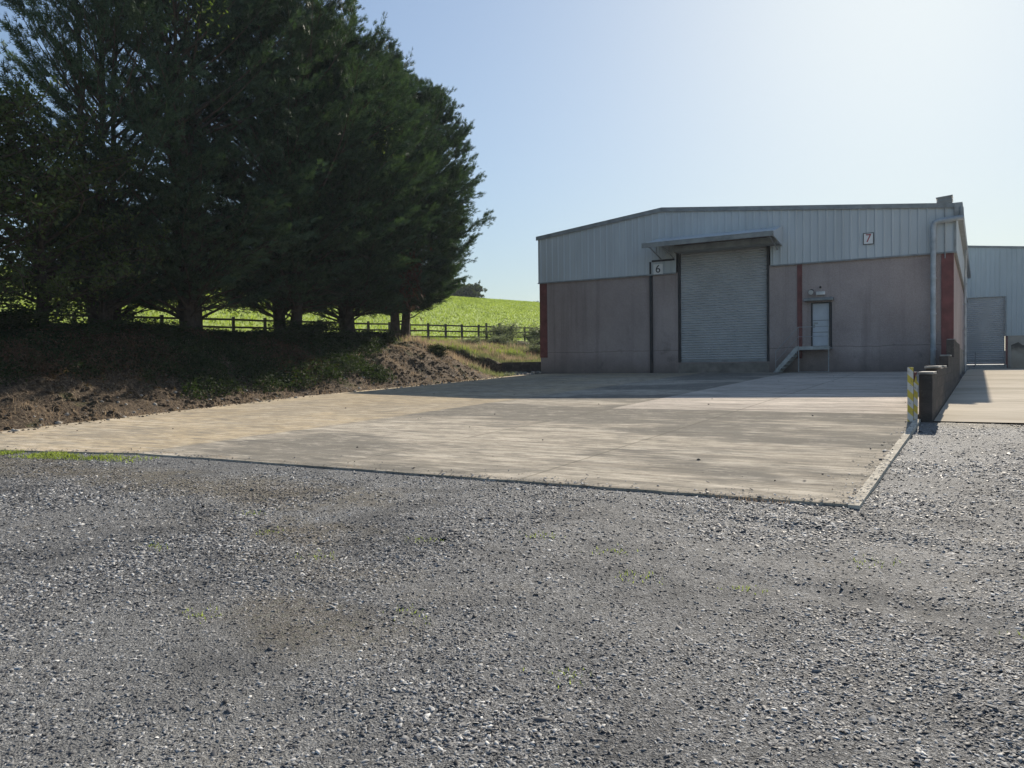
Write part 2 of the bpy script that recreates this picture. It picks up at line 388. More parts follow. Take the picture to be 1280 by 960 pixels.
# ground sheet (gravel) reaching the horizon
def gz(u, n):
    z = Rz(n) + (fbm(u, n, .45, 1)-.47)*.07 + (fbm(u, n, 2.1, 6)-.47)*.022
    z = z - .05*np.exp(-((n-6.9+.12*(u+1))**2)/.06)*np.clip((u+6)/3, 0, 1)*0
    ed = np.interp(u, [-25, -14.5, -11.65, -.95], [4.3, 6.75, 7.42, 7.70]); ww = np.where(u < -1.0, np.exp(-(np.clip(ed-n, 0, 9)/.55)**2), 0)*(n < 8.1)
    z = z*(1-ww)+(S(n)+.022)*ww
    # worn wheel ruts sweeping past the slab corner
    for c0, k in ((6.6, .045), (5.1, .05)):
        y = c0 - .16*(u+1) + k*.3*(u+1)**2*.2
        z = z - .016*np.exp(-((n-y)/.13)**2)*np.clip((u+3.5)/2, 0, 1) + .008*np.exp(-((n-y-.33)/.14)**2)*np.clip((u+3.5)/2, 0, 1)
    ins = (u < -1.35) & (n > 8.1); z = np.where(ins, z-.25, z)
    z = np.where(n > 16.2, z-.12, z)
    z = np.where(u < -19, z-np.clip((-19-u)*.3, 0, 6), z)
    return z
tag(grid(steps((-2500,-200,400),(-200,-30,30),(-30,-16,1.0),(-16,8,.11),(8,40,2),(40,200,20),(200,2500,300)),
     steps((-2500,-200,400),(-200,-10,20),(-10,0,1.0),(0,8.2,.11),(8.2,18,.3),(18,60,3),(60,200,20),(200,2500,300)), gz, 'gravel_ground', M['gravel']),
    'grey slate gravel yard in the foreground', None, None, 'structure')

# left land
usb = steps((-33.5,-25,.3),(-25,-17.6,.12)); nsb = steps((-20,2,1.5),(2,42,.14),(42,70,.5),(70,130,3))
def bank_z(U, N): 
    z = LZ(U, N); return np.where(U > toe_u(N)+.02, S(N)-.1, z)
tag(grid(usb, nsb, bank_z, 'earth_bank', M['soil']), 'brown earth bank rising beside the concrete yard up to the tree line', None, None, 'structure')
usf = steps((-1500,-300,120),(-300,-120,15),(-120,-33.5,1.2)); nsf = steps((-400,-20,40),(-20,220,1.6),(220,900,60))
def field_z(U, N): return LZ(np.maximum(U, -170), np.clip(N, -40, 400)) - .0
tag(grid(usf, nsf, field_z, 'grass_field', M['field']), 'bright green pasture rising to a ridge behind the trees', None, None, 'structure')

# concrete yard slab
sb = MB()
def yfront(x): return float(np.interp(x, [-25, -14.5, -11.65, -.95], [4.3, 6.75, 7.42, 7.70]))+(float(fbm(x, 0, 2.6, 40))-.47)*.045+(float(vn(x, 3, 9, 41))-.5)*.018
def slab_poly(x0, x1, y0, y1, nx, ny, zoff, drop):
    xs = np.linspace(x0, x1, nx+1); ys = np.linspace(8.5, y1, ny+1)
    g = lambda x, y: float(S(y))+zoff
    for i in range(nx):
        a, b = xs[i], xs[i+1]; ya, yb = yfront(a), yfront(b)
        sb.face([(a,ya,g(0,ya)),(b,yb,g(0,yb)),(b,8.5,g(0,8.5)),(a,8.5,g(0,8.5))])
        sb.face([(a,ya,g(0,ya)-drop),(b,yb,g(0,yb)-drop),(b,yb,g(0,yb)),(a,ya,g(0,ya))])
    for i in range(nx):
        for k in range(ny):
            sb.face([(xs[i],ys[k],g(xs[i],ys[k])),(xs[i+1],ys[k],g(0,ys[k])),(xs[i+1],ys[k+1],g(0,ys[k+1])),(xs[i],ys[k+1],g(0,ys[k+1]))])
    for k in range(ny):
        for x in (x0, x1):
            sb.face([(x,ys[k],g(0,ys[k])-drop),(x,ys[k+1],g(0,ys[k+1])-drop),(x,ys[k+1],g(0,ys[k+1])),(x,ys[k],g(0,ys[k]))])
slab_poly(-21.2, -11.65, 6.95, 37.3, 90, 12, .045, .35)
slab_poly(-11.65, -1.053, 7.72, 37.3, 120, 12, .045, .35)
tag(sb.build('concrete_yard', M['conc']), 'weathered brushed concrete yard in front of the warehouse', None, None, 'structure')
# edging strip at the right-hand side of the slab
kb = MB()
ys = np.linspace(7.66, 16.0, 9)
for a, b in zip(ys[:-1], ys[1:]):
    z = [float(S(a))+.052, float(S(b))+.052]
    P = [(-1.05,a),( -.95,a),(-.95,b),(-1.05,b)]
    kb.face([(P[0][0],a,z[0]),(P[1][0],a,z[0]),(P[2][0],b,z[1]),(P[3][0],b,z[1])])
    kb.face([(-.95,a,z[0]-.3),(-.95,b,z[1]-.3),(-.95,b,z[1]),(-.95,a,z[0])])
    kb.face([(-1.05,a,z[0]-.05),(-1.05,b,z[1]-.05),(-1.05,b,z[1]),(-1.05,a,z[0])])
kb.face([(-1.05,7.66,-.05),(-.95,7.66,-.05),(-.95,7.66,float(S(7.66))+.052),(-1.05,7.66,float(S(7.66))+.052)])
tag(kb.build('kerb_edging', simple('edging_concrete', (.50,.46,.385), 1.0, 0, .35, 5, .0, .5, 40)), 'pale concrete edging strip along the right side of the yard', None, None, 'structure')
# apron on the right
def apz(u, n): return Rz(n)+.03+(fbm(u, n, .3, 3)-.47)*.03
tag(grid(steps((-.74,12,.6),(12,30,3)), steps((16.0,56,.8),(56,74.9,2)), lambda U, N: apz(U, N), 'concrete_apron', M['apron']),
    'pale sunlit concrete drive between the two warehouses', None, None, 'structure')

# ------------------------------------------------------------------ gravel stones (loose slate chips)
def chips(N, r0, r1, rfar, smin, smax, name, seed, label):
    g = np.random.default_rng(seed)
    out_u, out_n, out_s = [], [], []
    # density ~ constant inside r0 then ~1/r^2
    A1 = .5*(r0**2-1.0); A2 = r0**2*math.log(rfar/r0)
    k = int(N*A1/(A1+A2)); ra = np.sqrt(g.random(k)*(r0**2-1.0)+1.0)
    rb = r0*(rfar/r0)**g.random(N-k); rr = np.concatenate([ra, rb])
    th = R(31.4)+np.interp(g.random(N), [0, 1], [R(-52), R(46)])
    u = -np.sin(th)*rr; n = np.cos(th)*rr
    edge = np.interp(u, [-25, -14.5, -11.65, -.95], [4.3, 6.75, 7.42, 7.70]); inn = np.minimum(n-edge, -.95-u)
    keep = ~((inn > 0) & (g.random(N) > .45*np.exp(-inn/.13))) & ~((n > 16.1)) & (u > -17.5)
    dens = fbm(u, n, .8, 8)
    keep &= g.random(N) < np.clip((dens-.25)*3.2, .25, 1)
    u, n, rr = u[keep], n[keep], rr[keep]; m = len(u)
    s = (smin+(smax-smin)*g.random(m)**4.2)*(.75+.7*fbm(u, n, .7, 31))*np.clip(rr/4.5, 1, 2.2)**.55
    ang = g.random(m)*2*np.pi; asp = .35+.45*g.random(m); th_ = s*(.10+.17*g.random(m))
    base = np.stack([np.array([1,.15,-1,-.2]), np.array([.1,1,-.1,-1])], -1)   # diamond
    V = np.zeros((m, 8, 3))
    jit = 1+.35*(g.random((m, 4, 2))-.5)*2
    b = base[None]*jit; b[..., 1] *= asp[:, None]
    V[:, :4, :2] = b*1.0; V[:, 4:, :2] = b*(.7+.25*g.random((m, 4, 1)))
    V[:, :4, 2] = -.5; V[:, 4:, 2] = .5
    V[:, :, :2] *= s[:, None, None]; V[:, :, 2] *= th_[:, None]
    V[:, 4:, 2] += (g.random((m, 4))-.5)*th_[:, None]*.5
    tx = (g.random(m)-.5)*.95; ty = (g.random(m)-.5)*.95
    on = inn[keep] > 0
    z = V[..., 2] + V[..., 0]*tx[:, None] + V[..., 1]*ty[:, None]
    x = V[..., 0]*np.cos(ang)[:, None]-V[..., 1]*np.sin(ang)[:, None]; y = V[..., 0]*np.sin(ang)[:, None]+V[..., 1]*np.cos(ang)[:, None]
    P = np.stack([x+u[:, None], y+n[:, None], z+(np.where(on, S(n)+.053, gz(u, n))+th_*.4)[:, None]], -1).reshape(-1, 3)
    fb = np.array([[4,5,6,7],[0,1,5,4],[1,2,6,5],[2,3,7,6],[3,0,4,7]])
    F = (np.arange(m)[:, None, None]*8+fb[None]).reshape(-1, 4)
    tag(mesh_np(name, P, F, M['stone']), label, 'gravel', None, 'stuff')
chips(680000, 4.6, 0, 19, .0042, .018, 'slate_chips', 11, 'loose grey slate chips scattered over the whole gravel yard')
chips(2600, 5, 0, 17, .018, .034, 'slate_lumps', 12, 'bigger dark slate lumps lying loose among the chips')

# ------------------------------------------------------------------ blades / leaves
def blades(name, u, n, z, h, w, mat, seed=1, lean=.35, label=None, parent=None, off=None, tagit=True):
    g = np.random.default_rng(seed); m = len(u)
    a = g.random(m)*2*np.pi; la = g.random(m)*2*np.pi; ll = h*lean*g.random(m)
    V = np.zeros((m, 5, 3)); wx, wy = np.cos(a)*w/2, np.sin(a)*w/2
    lx, ly = np.cos(la)*ll, np.sin(la)*ll
    V[:, 0] = np.stack([u-wx, n-wy, z], -1); V[:, 1] = np.stack([u+wx, n+wy, z], -1)
    V[:, 2] = np.stack([u+wx*.8+lx*.35, n+wy*.8+ly*.35, z+h*.55], -1); V[:, 3] = np.stack([u-wx*.8+lx*.35, n-wy*.8+ly*.35, z+h*.55], -1)
    V[:, 4] = np.stack([u+lx, n+ly, z+h], -1)
    F = np.concatenate([(np.arange(m)[:, None]*5+np.array([[0,1,2]])), (np.arange(m)[:, None]*5+np.array([[0,2,3]])), (np.arange(m)[:, None]*5+np.array([[3,2,4]]))])
    o = mesh_np(name, V.reshape(-1, 3), F, mat, parent)
    if tagit: tag(o, label, 'grass', None, 'stuff')
    return o
def leaves_VF(P, size, g, flat=0.0):
    """quads bent leaf shapes at points P"""
    m = len(P); d = g.normal(size=(m, 3)); d[:, 2] *= (1-flat); d /= np.linalg.norm(d, axis=1)[:, None]
    e = g.normal(size=(m, 3)); e -= d*(e*d).sum(1)[:, None]; e /= np.linalg.norm(e, axis=1)[:, None]
    s = size*(.6+.8*g.random(m)); s = s[:, None]
    V = np.stack([P-d*s, P+e*s*.5, P+d*s, P-e*s*.5], 1).reshape(-1, 3)
    F = np.arange(m)[:, None]*4+np.arange(4)[None]
    return V, F
def fronds_VF(P, D, L, g, k=6):
    """feathery sprays: spine + side needles, narrow triangles"""
    m = len(P); D = D/np.linalg.norm(D, axis=1)[:, None]
    e = g.normal(size=(m, 3)); e -= D*(e*D).sum(1)[:, None]; e /= np.linalg.norm(e, axis=1)[:, None]
    nrm = np.cross(D, e)
    Vs = []
    def tri(a, b, w, side):
        Vs.append(np.stack([a-side*w[:, None], a+side*w[:, None], b], 1))
    tri(P, P+D*L[:, None], L*.06, e)
    for i in range(k):
        t = .12+.72*i/(k-1); sg = 1 if i % 2 else -1
        a = P+D*(L*t)[:, None]
        ln = L*(.52*(1-t)+.18)*(.75+.5*g.random(m))
        dd = D*.75+e*sg*.75+nrm*((g.random(m)-.5)*.5)[:, None]+np.array([0,0,-.12])
        dd /= np.linalg.norm(dd, axis=1)[:, None]
        tri(a, a+dd*ln[:, None], ln*.13, np.cross(dd, nrm))
    V = np.concatenate(Vs).reshape(-1, 3)
    F = np.arange(len(V)).reshape(-1, 3)
    return V, F

# ------------------------------------------------------------------ trees
def cypress_meshes(seed, H, Rad, clear, nbr=190, stems=1, lowdead=16, dense=1.0, gap=0, low=.5):
    g = np.random.default_rng(seed)
    tr = MB(); br = MB()
    stem_pts = []
    for s in range(stems):
        a = g.random()*6.28; sp = (.45+.7*g.random()) if stems > 1 else 0
        top = H*(1-.12*s*g.random())-.5; pts = []; rad = []
        ex, ey = math.cos(a)*sp*2.0, math.sin(a)*sp*2.0
        r0 = (.36, .27, .23, .17)[stems-1]*(H/15)
        for i in range(12):
            t = i/11; w = .12*math.sin(i*1.7+s)
            pts.append((math.cos(a)*sp*.35+ex*t**.7*.6+w*t, math.sin(a)*sp*.35+ey*t**.7*.6+w*t*.6, -.35+top*t+.35*t))
            rad.append(max(.025, r0*(1-t)**.8*(1.35 if i == 0 else 1)))
        tr.tube(pts, rad, 9); stem_pts.append(np.array(pts))
    def env(h):
        t = np.clip((h-clear)/(H-clear), 0, 1)
        return Rad*(1-t**1.9)**.88*(low+(1-low)*np.sin(np.clip(t/.42, 0, 1)*math.pi/2))
    FP, FD, FL = [], [], []
    lob = g.random(8)*6.28
    for i in range(nbr):
        t = (i+g.random())/nbr; h = clear+(H-clear)*t**.92
        a = i*2.39996+g.normal()*.3
        L = float(env(h))*(.80+.22*g.random())*(1+.12*math.sin(3*a+lob[0]+h*.5)+.08*math.sin(5*a+lob[1]-h*.9))
        if gap and .22 < t < .62 and g.random() < gap: continue
        L = max(L, .5)*(1 if t > .25 else .8+.8*t)
        st = stem_pts[g.integers(stems)]
        el = .42+.70*t+.12*g.normal()
        h0 = max(clear*.55, h-L*el*.75)
        k = np.interp(h0, st[:, 2], np.arange(len(st))); k0 = int(k); k1 = min(k0+1, len(st)-1)
        o = st[k0]*(1-(k-k0))+st[k1]*(k-k0)
        s = np.linspace(0, 1, 7); droop = .35*(1-t)
        px = o[0]+np.cos(a+.25*s*math.sin(i))*L*s; py = o[1]+np.sin(a+.25*s*math.sin(i))*L*s
        pz = o[2]+L*(el*s-droop*s**2+.28*s**3)
        pts = np.stack([px, py, pz], -1)
        br.tube([tuple(p) for p in pts], [max(.008, (.018+.013*L)*(1-q)) for q in s], 5, cap=False)
        ns = int((9+L*3.4)*dense)
        q = (.22+.78*g.random(ns)**.75) if t < .85 else (.05+.95*g.random(ns))
        bp = np.stack([np.interp(q, s, pts[:, c]) for c in range(3)], -1)
        ax = pts[-1]-pts[2]; ax /= np.linalg.norm(ax)+1e-6
        sd = np.cross(ax, [0,0,1]); sd /= np.linalg.norm(sd)+1e-6
        for j in range(ns):
            sl = (.55+.80*(1-q[j])+.30*g.random())*min(1.2, .35+L*.22)
            dv = sd*(1 if j % 2 else -1)*(.55+.5*g.random())+ax*(.5+.5*g.random())+np.array([0,0,.12*g.normal()+.10])
            dv /= np.linalg.norm(dv)
            kf = 11
            tt = (np.arange(kf)+g.random(kf))/kf
            P = bp[j]+dv*(sl*tt)[:, None]+g.normal(size=(kf, 3))*np.array([.07,.07,.035])+np.array([0,0,-.20])*(tt**2)[:, None]*sl
            FP.append(P); D = dv*.9+ax*.55+g.normal(size=(kf, 3))*.24+np.array([0,0,-.12+.45*t]); FD.append(D)
            FL.append((.15+.17*g.random(kf))*(1.15-.3*tt))
    FP = np.concatenate(FP); FD = np.concatenate(FD); FL = np.concatenate(FL)
    V, F = fronds_VF(FP, FD, FL, g)
    # bare lower limbs
    for i in range(lowdead):
        a = g.random()*6.28; st = stem_pts[g.integers(stems)]; h0 = 1.0+g.random()*clear*1.1
        k = int(np.interp(h0, st[:, 2], np.arange(len(st)))); o = st[k]; L = 1.6+g.random()*2.6; e = .1+.8*g.random()
        s = np.linspace(0, 1, 7)
        p = [(o[0]+math.cos(a+.4*q*math.sin(i*3))*L*q, o[1]+math.sin(a+.4*q*math.sin(i*3))*L*q, h0+L*(e*q-.5*e*q*q+.1*math.sin(q*5+i))) for q in s]
        br.tube(p, [max(.006, .045*(1-q)) for q in s], 5, cap=False)
        for _ in range(5):
            q = .3+.65*g.random(); j = int(q*6); pj = Vector(p[j]); b2 = a+g.normal()*.9; l2 = .5+.6*g.random()
            br.tube([tuple(pj), tuple(pj+Vector((math.cos(b2)*l2*.6, math.sin(b2)*l2*.6, .15*g.normal()))), tuple(pj+Vector((math.cos(b2)*l2, math.sin(b2)*l2, .3*g.normal())))], [.014,.009,.004], 4, cap=False)
    return tr, br, (V, F)

def broad_meshes(seed, H, Rad, clear, nb=46, leaf=.075, per=90, r0=.2):
    g = np.random.default_rng(seed); tr = MB(); br = MB()
    pts = [(.15*math.sin(i*1.3)*i/9, .12*math.cos(i*1.9)*i/9, -.3+(H*.85+.3)*i/9) for i in range(10)]
    tr.tube(pts, [max(.03, r0*(1-i/9.5)) for i in range(10)], 8); st = np.array(pts)
    P = []
    for i in range(nb):
        t = (i+g.random())/nb; h0 = clear*.7+(H*.8-clear*.7)*t; a = i*2.39996+g.normal()*.3
        L = Rad*(.6+.5*g.random())*math.sqrt(max(.12, 1-(t-.35)**2*1.7))
        el = .25+.6*g.random(); s = np.linspace(0, 1, 6); wob = g.normal()*.5
        o = [np.interp(h0, st[:, 2], st[:, c]) for c in range(2)]
        p = np.stack([o[0]+np.cos(a+wob*s)*L*s, o[1]+np.sin(a+wob*s)*L*s, h0+L*(el*s-.2*s*s)], -1)
        br.tube([tuple(q) for q in p], [max(.007, .06*(1-q)*L/3) for q in s], 5, cap=False)
        for _ in range(9):
            q = .25+.75*g.random(); c = np.array([np.interp(q, s, p[:, k]) for k in range(3)])
            dv = g.normal(size=3); dv[2] = abs(dv[2])*.6; dv /= np.linalg.norm(dv); l2 = (.3+.55*g.random())*min(1, L/2)
            br.tube([tuple(c), tuple(c+dv*l2*.5+np.array([0,0,.03])), tuple(c+dv*l2)], [.014,.009,.004], 4, cap=False)
            kk = per//9; tt = g.random(kk)**.6
            P.append(c+dv*(l2*tt)[:, None]+g.normal(size=(kk, 3))*.13)
    P = np.concatenate(P); return tr, br, leaves_VF(P, leaf, g)

def place_tree(name, meshes, loc, rz, label, group, leafmat, cat='tree', scale=1.0):
    tr, br, (V, F) = meshes
    e = empty(name, loc, label, cat, group, rz); e.scale = (scale, scale, scale)
    t = tr.build('trunk', M['bark'], e, smooth=True)
    b = br.build('branches', M['bark'], e, smooth=True)
    c = mesh_np('crown', V, F, leafmat, e)
    return e
def copy_tree(src, loc, rz, label, scale=(1,1,1)):
    r = src.copy(); COL.objects.link(r); r.location = loc; r.rotation_euler.z = rz; r['label'] = label; r.scale = scale
    for ch in list(src.children):
        c = ch.copy(); COL.objects.link(c); c.parent = r
    return r
GT = 'tall conifers in a row on top of the bank'
def gz1(u, n): return float(LZ(np.array([u]), np.array([n]))[0])-.05
# right end of the row
A = place_tree('cypress_tree', cypress_meshes(21, 14.6, 4.7, 1.9, 380, 2, 8, 1.3), (-26.7, 31.9, gz1(-26.7, 31.9)), .4,
    'dark cypress at the right end of the row, its feathery edge against the sky', GT, M['cyp'])
B = place_tree('cypress_tree', cypress_meshes(22, 15.2, 5.7, 1.8, 330, 2, 14, 1.15, 0, .66), (-25.9, 27.6, gz1(-25.9, 27.6)), 1.2,
    'dark cypress second from the right end of the row with twin trunks by the fence', GT, M['cyp'])
Cc = place_tree('cypress_tree', cypress_meshes(23, 16.6, 5.9, 1.8, 330, 3, 34, 1.1, 0, .66), (-25.5, 23.2, gz1(-25.5, 23.2)), 2.2,
    'tall dark cypress in the middle of the row, its top just inside the photo', GT, M['cyp'])
D_ = place_tree('cypress_tree', cypress_meshes(24, 17.5, 5.5, 1.6, 350, 4, 60, .95, .5, .66), (-25.4, 18.6, gz1(-25.4, 18.6)), .2,
    'towering cypress with several stems and long bare lower branches', GT, M['cyp'])
copy_tree(D_, (-26.2, 15.4, gz1(-26.2, 15.4)), 2.9, 'tallest cypress left of the many-stemmed one, cut by the top of the photo', (.74,.74,1.0))
# broadleaf trees left
E_ = place_tree('broadleaf_tree', broad_meshes(31, 7.6, 3.3, 1.0, 90, .07, 170), (-25.0, 12.9, gz1(-25.0, 12.9)), 0,
    'loose-leaved broadleaf tree with sky showing through, left of the cypresses', 'broadleaf trees at the left end of the row', M['broad'])
copy_tree(E_, (-24.4, 10.2, gz1(-24.4, 10.2)), 2.0, 'broadleaf tree at the left edge of the photo with low dark branches', (1.1,1.1,1.05))
copy_tree(E_, (-27.4, 16.8, gz1(-27.4, 16.8)), 4.1, 'low broadleaf tree between the two towering cypress trunks, behind them', (.9,.9,.72))
# dead rust-coloured sprays and climbing leaves on the crowns
gg = np.random.default_rng(77)
P = gg.normal(size=(420, 3))*np.array([.3,.3,.9])+np.array(tuple(Matrix.Rotation(-.4, 4, 'Z') @ Vector((3.4,-3.0,3.3))))
V_, F_ = fronds_VF(P, gg.normal(size=(420, 3))*.4+np.array([.2,0,-1]), .15+.15*gg.random(420), gg); mesh_np('dead_sprays', V_, F_, M['rust'], A)['label'] = 'rust-brown dead sprays low in the crown'
for tr_, cen in ((B, [(4.2,-2.6,8.2,.9)]), (D_, [(4.0,-2.4,10.6,.8)])):
    for cx, cy, cz, sp_ in cen:
        Mi = Matrix.Rotation(-tr_.rotation_euler.z, 4, 'Z') @ Vector((cx, cy, cz))
        P = gg.normal(size=(130, 3))*sp_*.6+np.array(tuple(Mi)); V_, F_ = leaves_VF(P, .055, gg); mesh_np('climbing_leaves', V_, F_, M['ivy'], tr_)

# shrubs along the bank top
sh = broad_meshes(41, 2.2, 1.5, .25, 34, .06, 240, .05)
S0 = place_tree('shrub', sh, (-24.5, 17.4, gz1(-24.5, 17.4)-.25), 0, 'dark bramble shrub under the bare lower branches of the many-stemmed cypress', 'dark shrubs on the bank below the trees', M['bramble'], 'shrub')
S0.scale = (1.0, 1.0, .38)
shl = [(-23.6, 9.4, 1.3, .8, 'big dark leafy shrub on the bank at the left edge of the photo'),
       (-24.0, 11.4, 1.2, .55, 'dark shrub below the broadleaf tree at the left edge'),
       (-24.3, 13.4, 1.1, .30, 'low dark shrub under the bright gap left of the first cypress trunk'),
       (-24.3, 15.3, 1.1, .36, 'dark shrub at the foot of the tallest cypress'),
       (-24.4, 19.4, 1.1, .30, 'dark shrub in front of the middle gap where the fence shows'),
       (-24.5, 21.4, 1.1, .36, 'dark shrub just left of the middle cypress trunk'),
       (-24.6, 23.6, 1.1, .55, 'dark shrub just right of the middle cypress trunk'),
       (-24.8, 25.8, 1.05, .36, 'dark shrub between the middle cypress and the twin-trunked one'),
       (-25.0, 28.2, .8, .40, 'low dark shrub at the foot of the twin-trunked cypress'),
       (-23.6, 31.4, .5, .35, 'small green bush on the bank crest beside the last trunk')]
for i, (u, n, s_, sz, lb) in enumerate(shl): copy_tree(S0, (u, n, gz1(u, n)-.2), i*1.3+.6, lb, (s_, s_, sz))
# scrub by the fence near the building
sg = place_tree('scrub_bush', broad_meshes(42, 1.5, 1.5, .1, 34, .06, 150, .03), (-31.0, 55.0, gz1(-31, 55)-.2), 0, 'grey-green scrub bush in front of the fence, nearest the warehouse corner', 'scrub bushes below the far fence', M['scrub'], 'shrub')
for i, (u, n, s_, lb) in enumerate([(-31.6, 50.5, .95, 'grey-green scrub bush in the middle of the far fence'), (-30.0, 47.5, .62, 'low scrub bush where the straw grass ends below the fence'), (-28.6, 51.0, .6, 'scrub bush on the slope above the low wall'), (-26.5, 46.5, .5, 'small scrub bush on the grassy slope just above the low wall'), (-29.5, 43.0, .5, 'small scrub bush where the straw grass meets the fence')]):
    copy_tree(sg, (u, n, gz1(u, n)-.1), i*1.7+.5, lb, (s_, s_, s_))
# skyline bushes
def sky_bush(seed, loc, H, Rr, label, name='hedgerow_tree', leaf=.3, per=120, nb=50):
    return place_tree(name, broad_meshes(seed, H, Rr, .6, nb, leaf, per, .18), loc, 0, label, 'trees on the ridge of the green field', M['hedge'], 'tree')
sky_bush(51, (-91, 123, 14.3), 5.4, 5.2, 'rounded hazy tree clump on the ridge beside the last cypress')
sky_bush(52, (-91, 131.5, 14.4), 4.0, 4.6, 'lower hazy tree on the ridge at the end of the clump', leaf=.24)
sky_bush(53, (-91, 158.5, 14.4), 2.6, 2.2, 'small airy bush on the ridge close to the warehouse wall', leaf=.16, per=60, nb=30)
pp = MB(); pp.tube([(-92, 155.4, 14), (-92, 155.4, 17.0)], .09, 6); pp.box(-92.06, -91.94, 154.9, 155.9, 16.7, 16.8)
tag(pp.build('utility_pole', M['wood']), 'thin wooden utility pole on the ridge left of the small airy bush', 'utility pole')

# ------------------------------------------------------------------ ground cover
def scatter(m, u0, u1, n0, n1, seed, fn=None):
    g = np.random.default_rng(seed); u = u0+(u1-u0)*g.random(m); n = n0+(n1-n0)*g.random(m)
    if fn is not None:
        k = g.random(m) < fn(u, n); u, n = u[k], n[k]
    return u, n
g = np.random.default_rng(5)
# dark ground ivy on the bank
u, n = scatter(330000, -26.6, -18.6, 3, 33, 61, lambda u, n: np.clip((fbm(u, n, .55, 12)-.36+ (-21.0-u)*.15 - np.clip((n-23)*.11, 0, .9))*5, 0, 1)*(u < toe_u(n)-.6))
P = np.stack([u, n, LZ(u, n)+.02+g.random(len(u))**1.5*(.10+.45*fbm(u, n, 1.1, 13))], -1); V, F = leaves_VF(P, .042, g)
tag(mesh_np('ivy_cover', V, F, M['bramble']), 'dark ivy and bramble leaves spreading over the shaded bank', 'ground cover', None, 'stuff')
# dead bracken clumps
cl = [(-21.9, 12.2, .75), (-22.3, 13.6, .6), (-22.5, 14.7, .5), (-22.7, 20.3, .55), (-22.6, 21.4, .45), (-24.0, 17.5, .4), (-21.4, 10.6, .4)]
PP = np.concatenate([np.stack([cu+g.normal(size=2600)*s_, cn+g.normal(size=2600)*s_, np.zeros(2600)], -1) for cu, cn, s_ in cl])
PP[:, 2] = LZ(PP[:, 0], PP[:, 1])+g.random(len(PP))*.4
V, F = leaves_VF(PP, .04, g)
tag(mesh_np('dead_bracken', V, F, M['bracken']), 'rust-brown patches of dead bracken low on the shaded bank', 'bracken', None, 'stuff')
# leaf litter / dry stalks across the bank
u, n = scatter(60000, -25, -18.0, 3, 37, 62, lambda u, n: (u < toe_u(n)-.05)*np.clip(fbm(u, n, 1.4, 15)*2-.55, .05, 1))
blades('bank_stalks', u, n, LZ(u, n)-.01, .05+.10*g.random(len(u)), .012, M['straw'], 63, 1.6, 'thin dry stalks and litter lying on the soil of the bank')
# straw grass on the crest at the right
u, n = scatter(42000, -31.5, -23.4, 31, 60, 64, lambda u, n: np.clip((fbm(u, n, .5, 16)-.34)*5, 0, 1)*np.exp(-((n-38)/9.)**2))
blades('straw_grass', u, n, LZ(u, n)-.02, .18+.38*g.random(len(u)), .02, M['straw'], 65, .5, 'tall straw-coloured grass on the bank crest beside the warehouse')
u, n = scatter(110000, -33.4, -21.2, 33, 75, 66, lambda u, n: np.clip((fbm(u, n, .6, 18)-.40)*6, 0, 1)*np.clip((n-30)/8, 0, 1))
blades('verge_grass', u, n, LZ(u, n)-.02, .12+.26*g.random(len(u))*fbm(u, n, .9, 19)*1.6, .025, M['rough'], 67, .6, 'rough green grass on the slope below the far fence')
u, n = scatter(60000, -35, -26, 4, 45, 68, lambda u, n: np.clip((fbm(u, n, .6, 20)-.36)*6, 0, 1))
blades('fence_grass', u, n, LZ(u, n)-.02, .15+.30*g.random(len(u)), .03, M['green'], 69, .6, 'green grass growing along the fence behind the trees')
u, n = scatter(90000, -75, -34, 20, 150, 70)
blades('pasture_grass', u, n, LZ(u, n)-.02, .10+.16*g.random(len(u)), .09, M['green'], 71, .8, 'short tufted grass across the bright pasture')
# grass at the front left corner of the slab
u, n = scatter(60000, -17.5, -10.6, 5.3, 7.3, 72, lambda u, n: np.clip((fbm(u, n, 1.7, 21)-.34)*6, 0, 1)*np.clip(1-np.abs(n-(np.interp(u, [-25,-14.5,-11.65,-.95], [4.3,6.75,7.42,7.7])-.30))/.36, 0, 1)**.7*np.clip((-10.8-u)/1.2, 0, 1))
blades('edge_grass', u, n, gz(u, n)-.01, .014+.06*g.random(len(u))**1.5, .010, M['green'], 73, 1.1, 'strip of short green grass where gravel meets the concrete at the left')
# moss and weeds in the gravel
ws = [(-2.0, 4.9), (-1.3, 5.0), (-3.1, 5.6), (-5.4, 4.7), (-4.4, 4.3), (-2.9, 3.6), (-.6, 5.9), (.3, 4.9), (-3.9, 5.0), (-6.2, 5.2), (-4.1, 3.0), (-1.7, 3.3), (-5.9, 3.9), (-2.4, 5.4)]
uu = np.concatenate([a+g.normal(size=40)*.09 for a, b in ws]); nn = np.concatenate([b+g.normal(size=40)*.06 for a, b in ws])
blades('gravel_weeds', uu, nn, gz(uu, nn)-.005, .012+.022*g.random(len(uu)), .006, M['green'], 74, .9, 'tiny green weeds and moss tufts dotted in the gravel')
u, n = scatter(9000, -11.5, -1.0, 7.58, 7.72, 75, lambda u, n: np.clip((fbm(u, n, 1.5, 22)-.46)*5, 0, 1)*.5)
blades('joint_weeds', u, n, gz(u, n), .015+.03*g.random(len(u)), .006, M['straw'], 76, .8, 'sparse dry weeds against the front edge of the concrete')
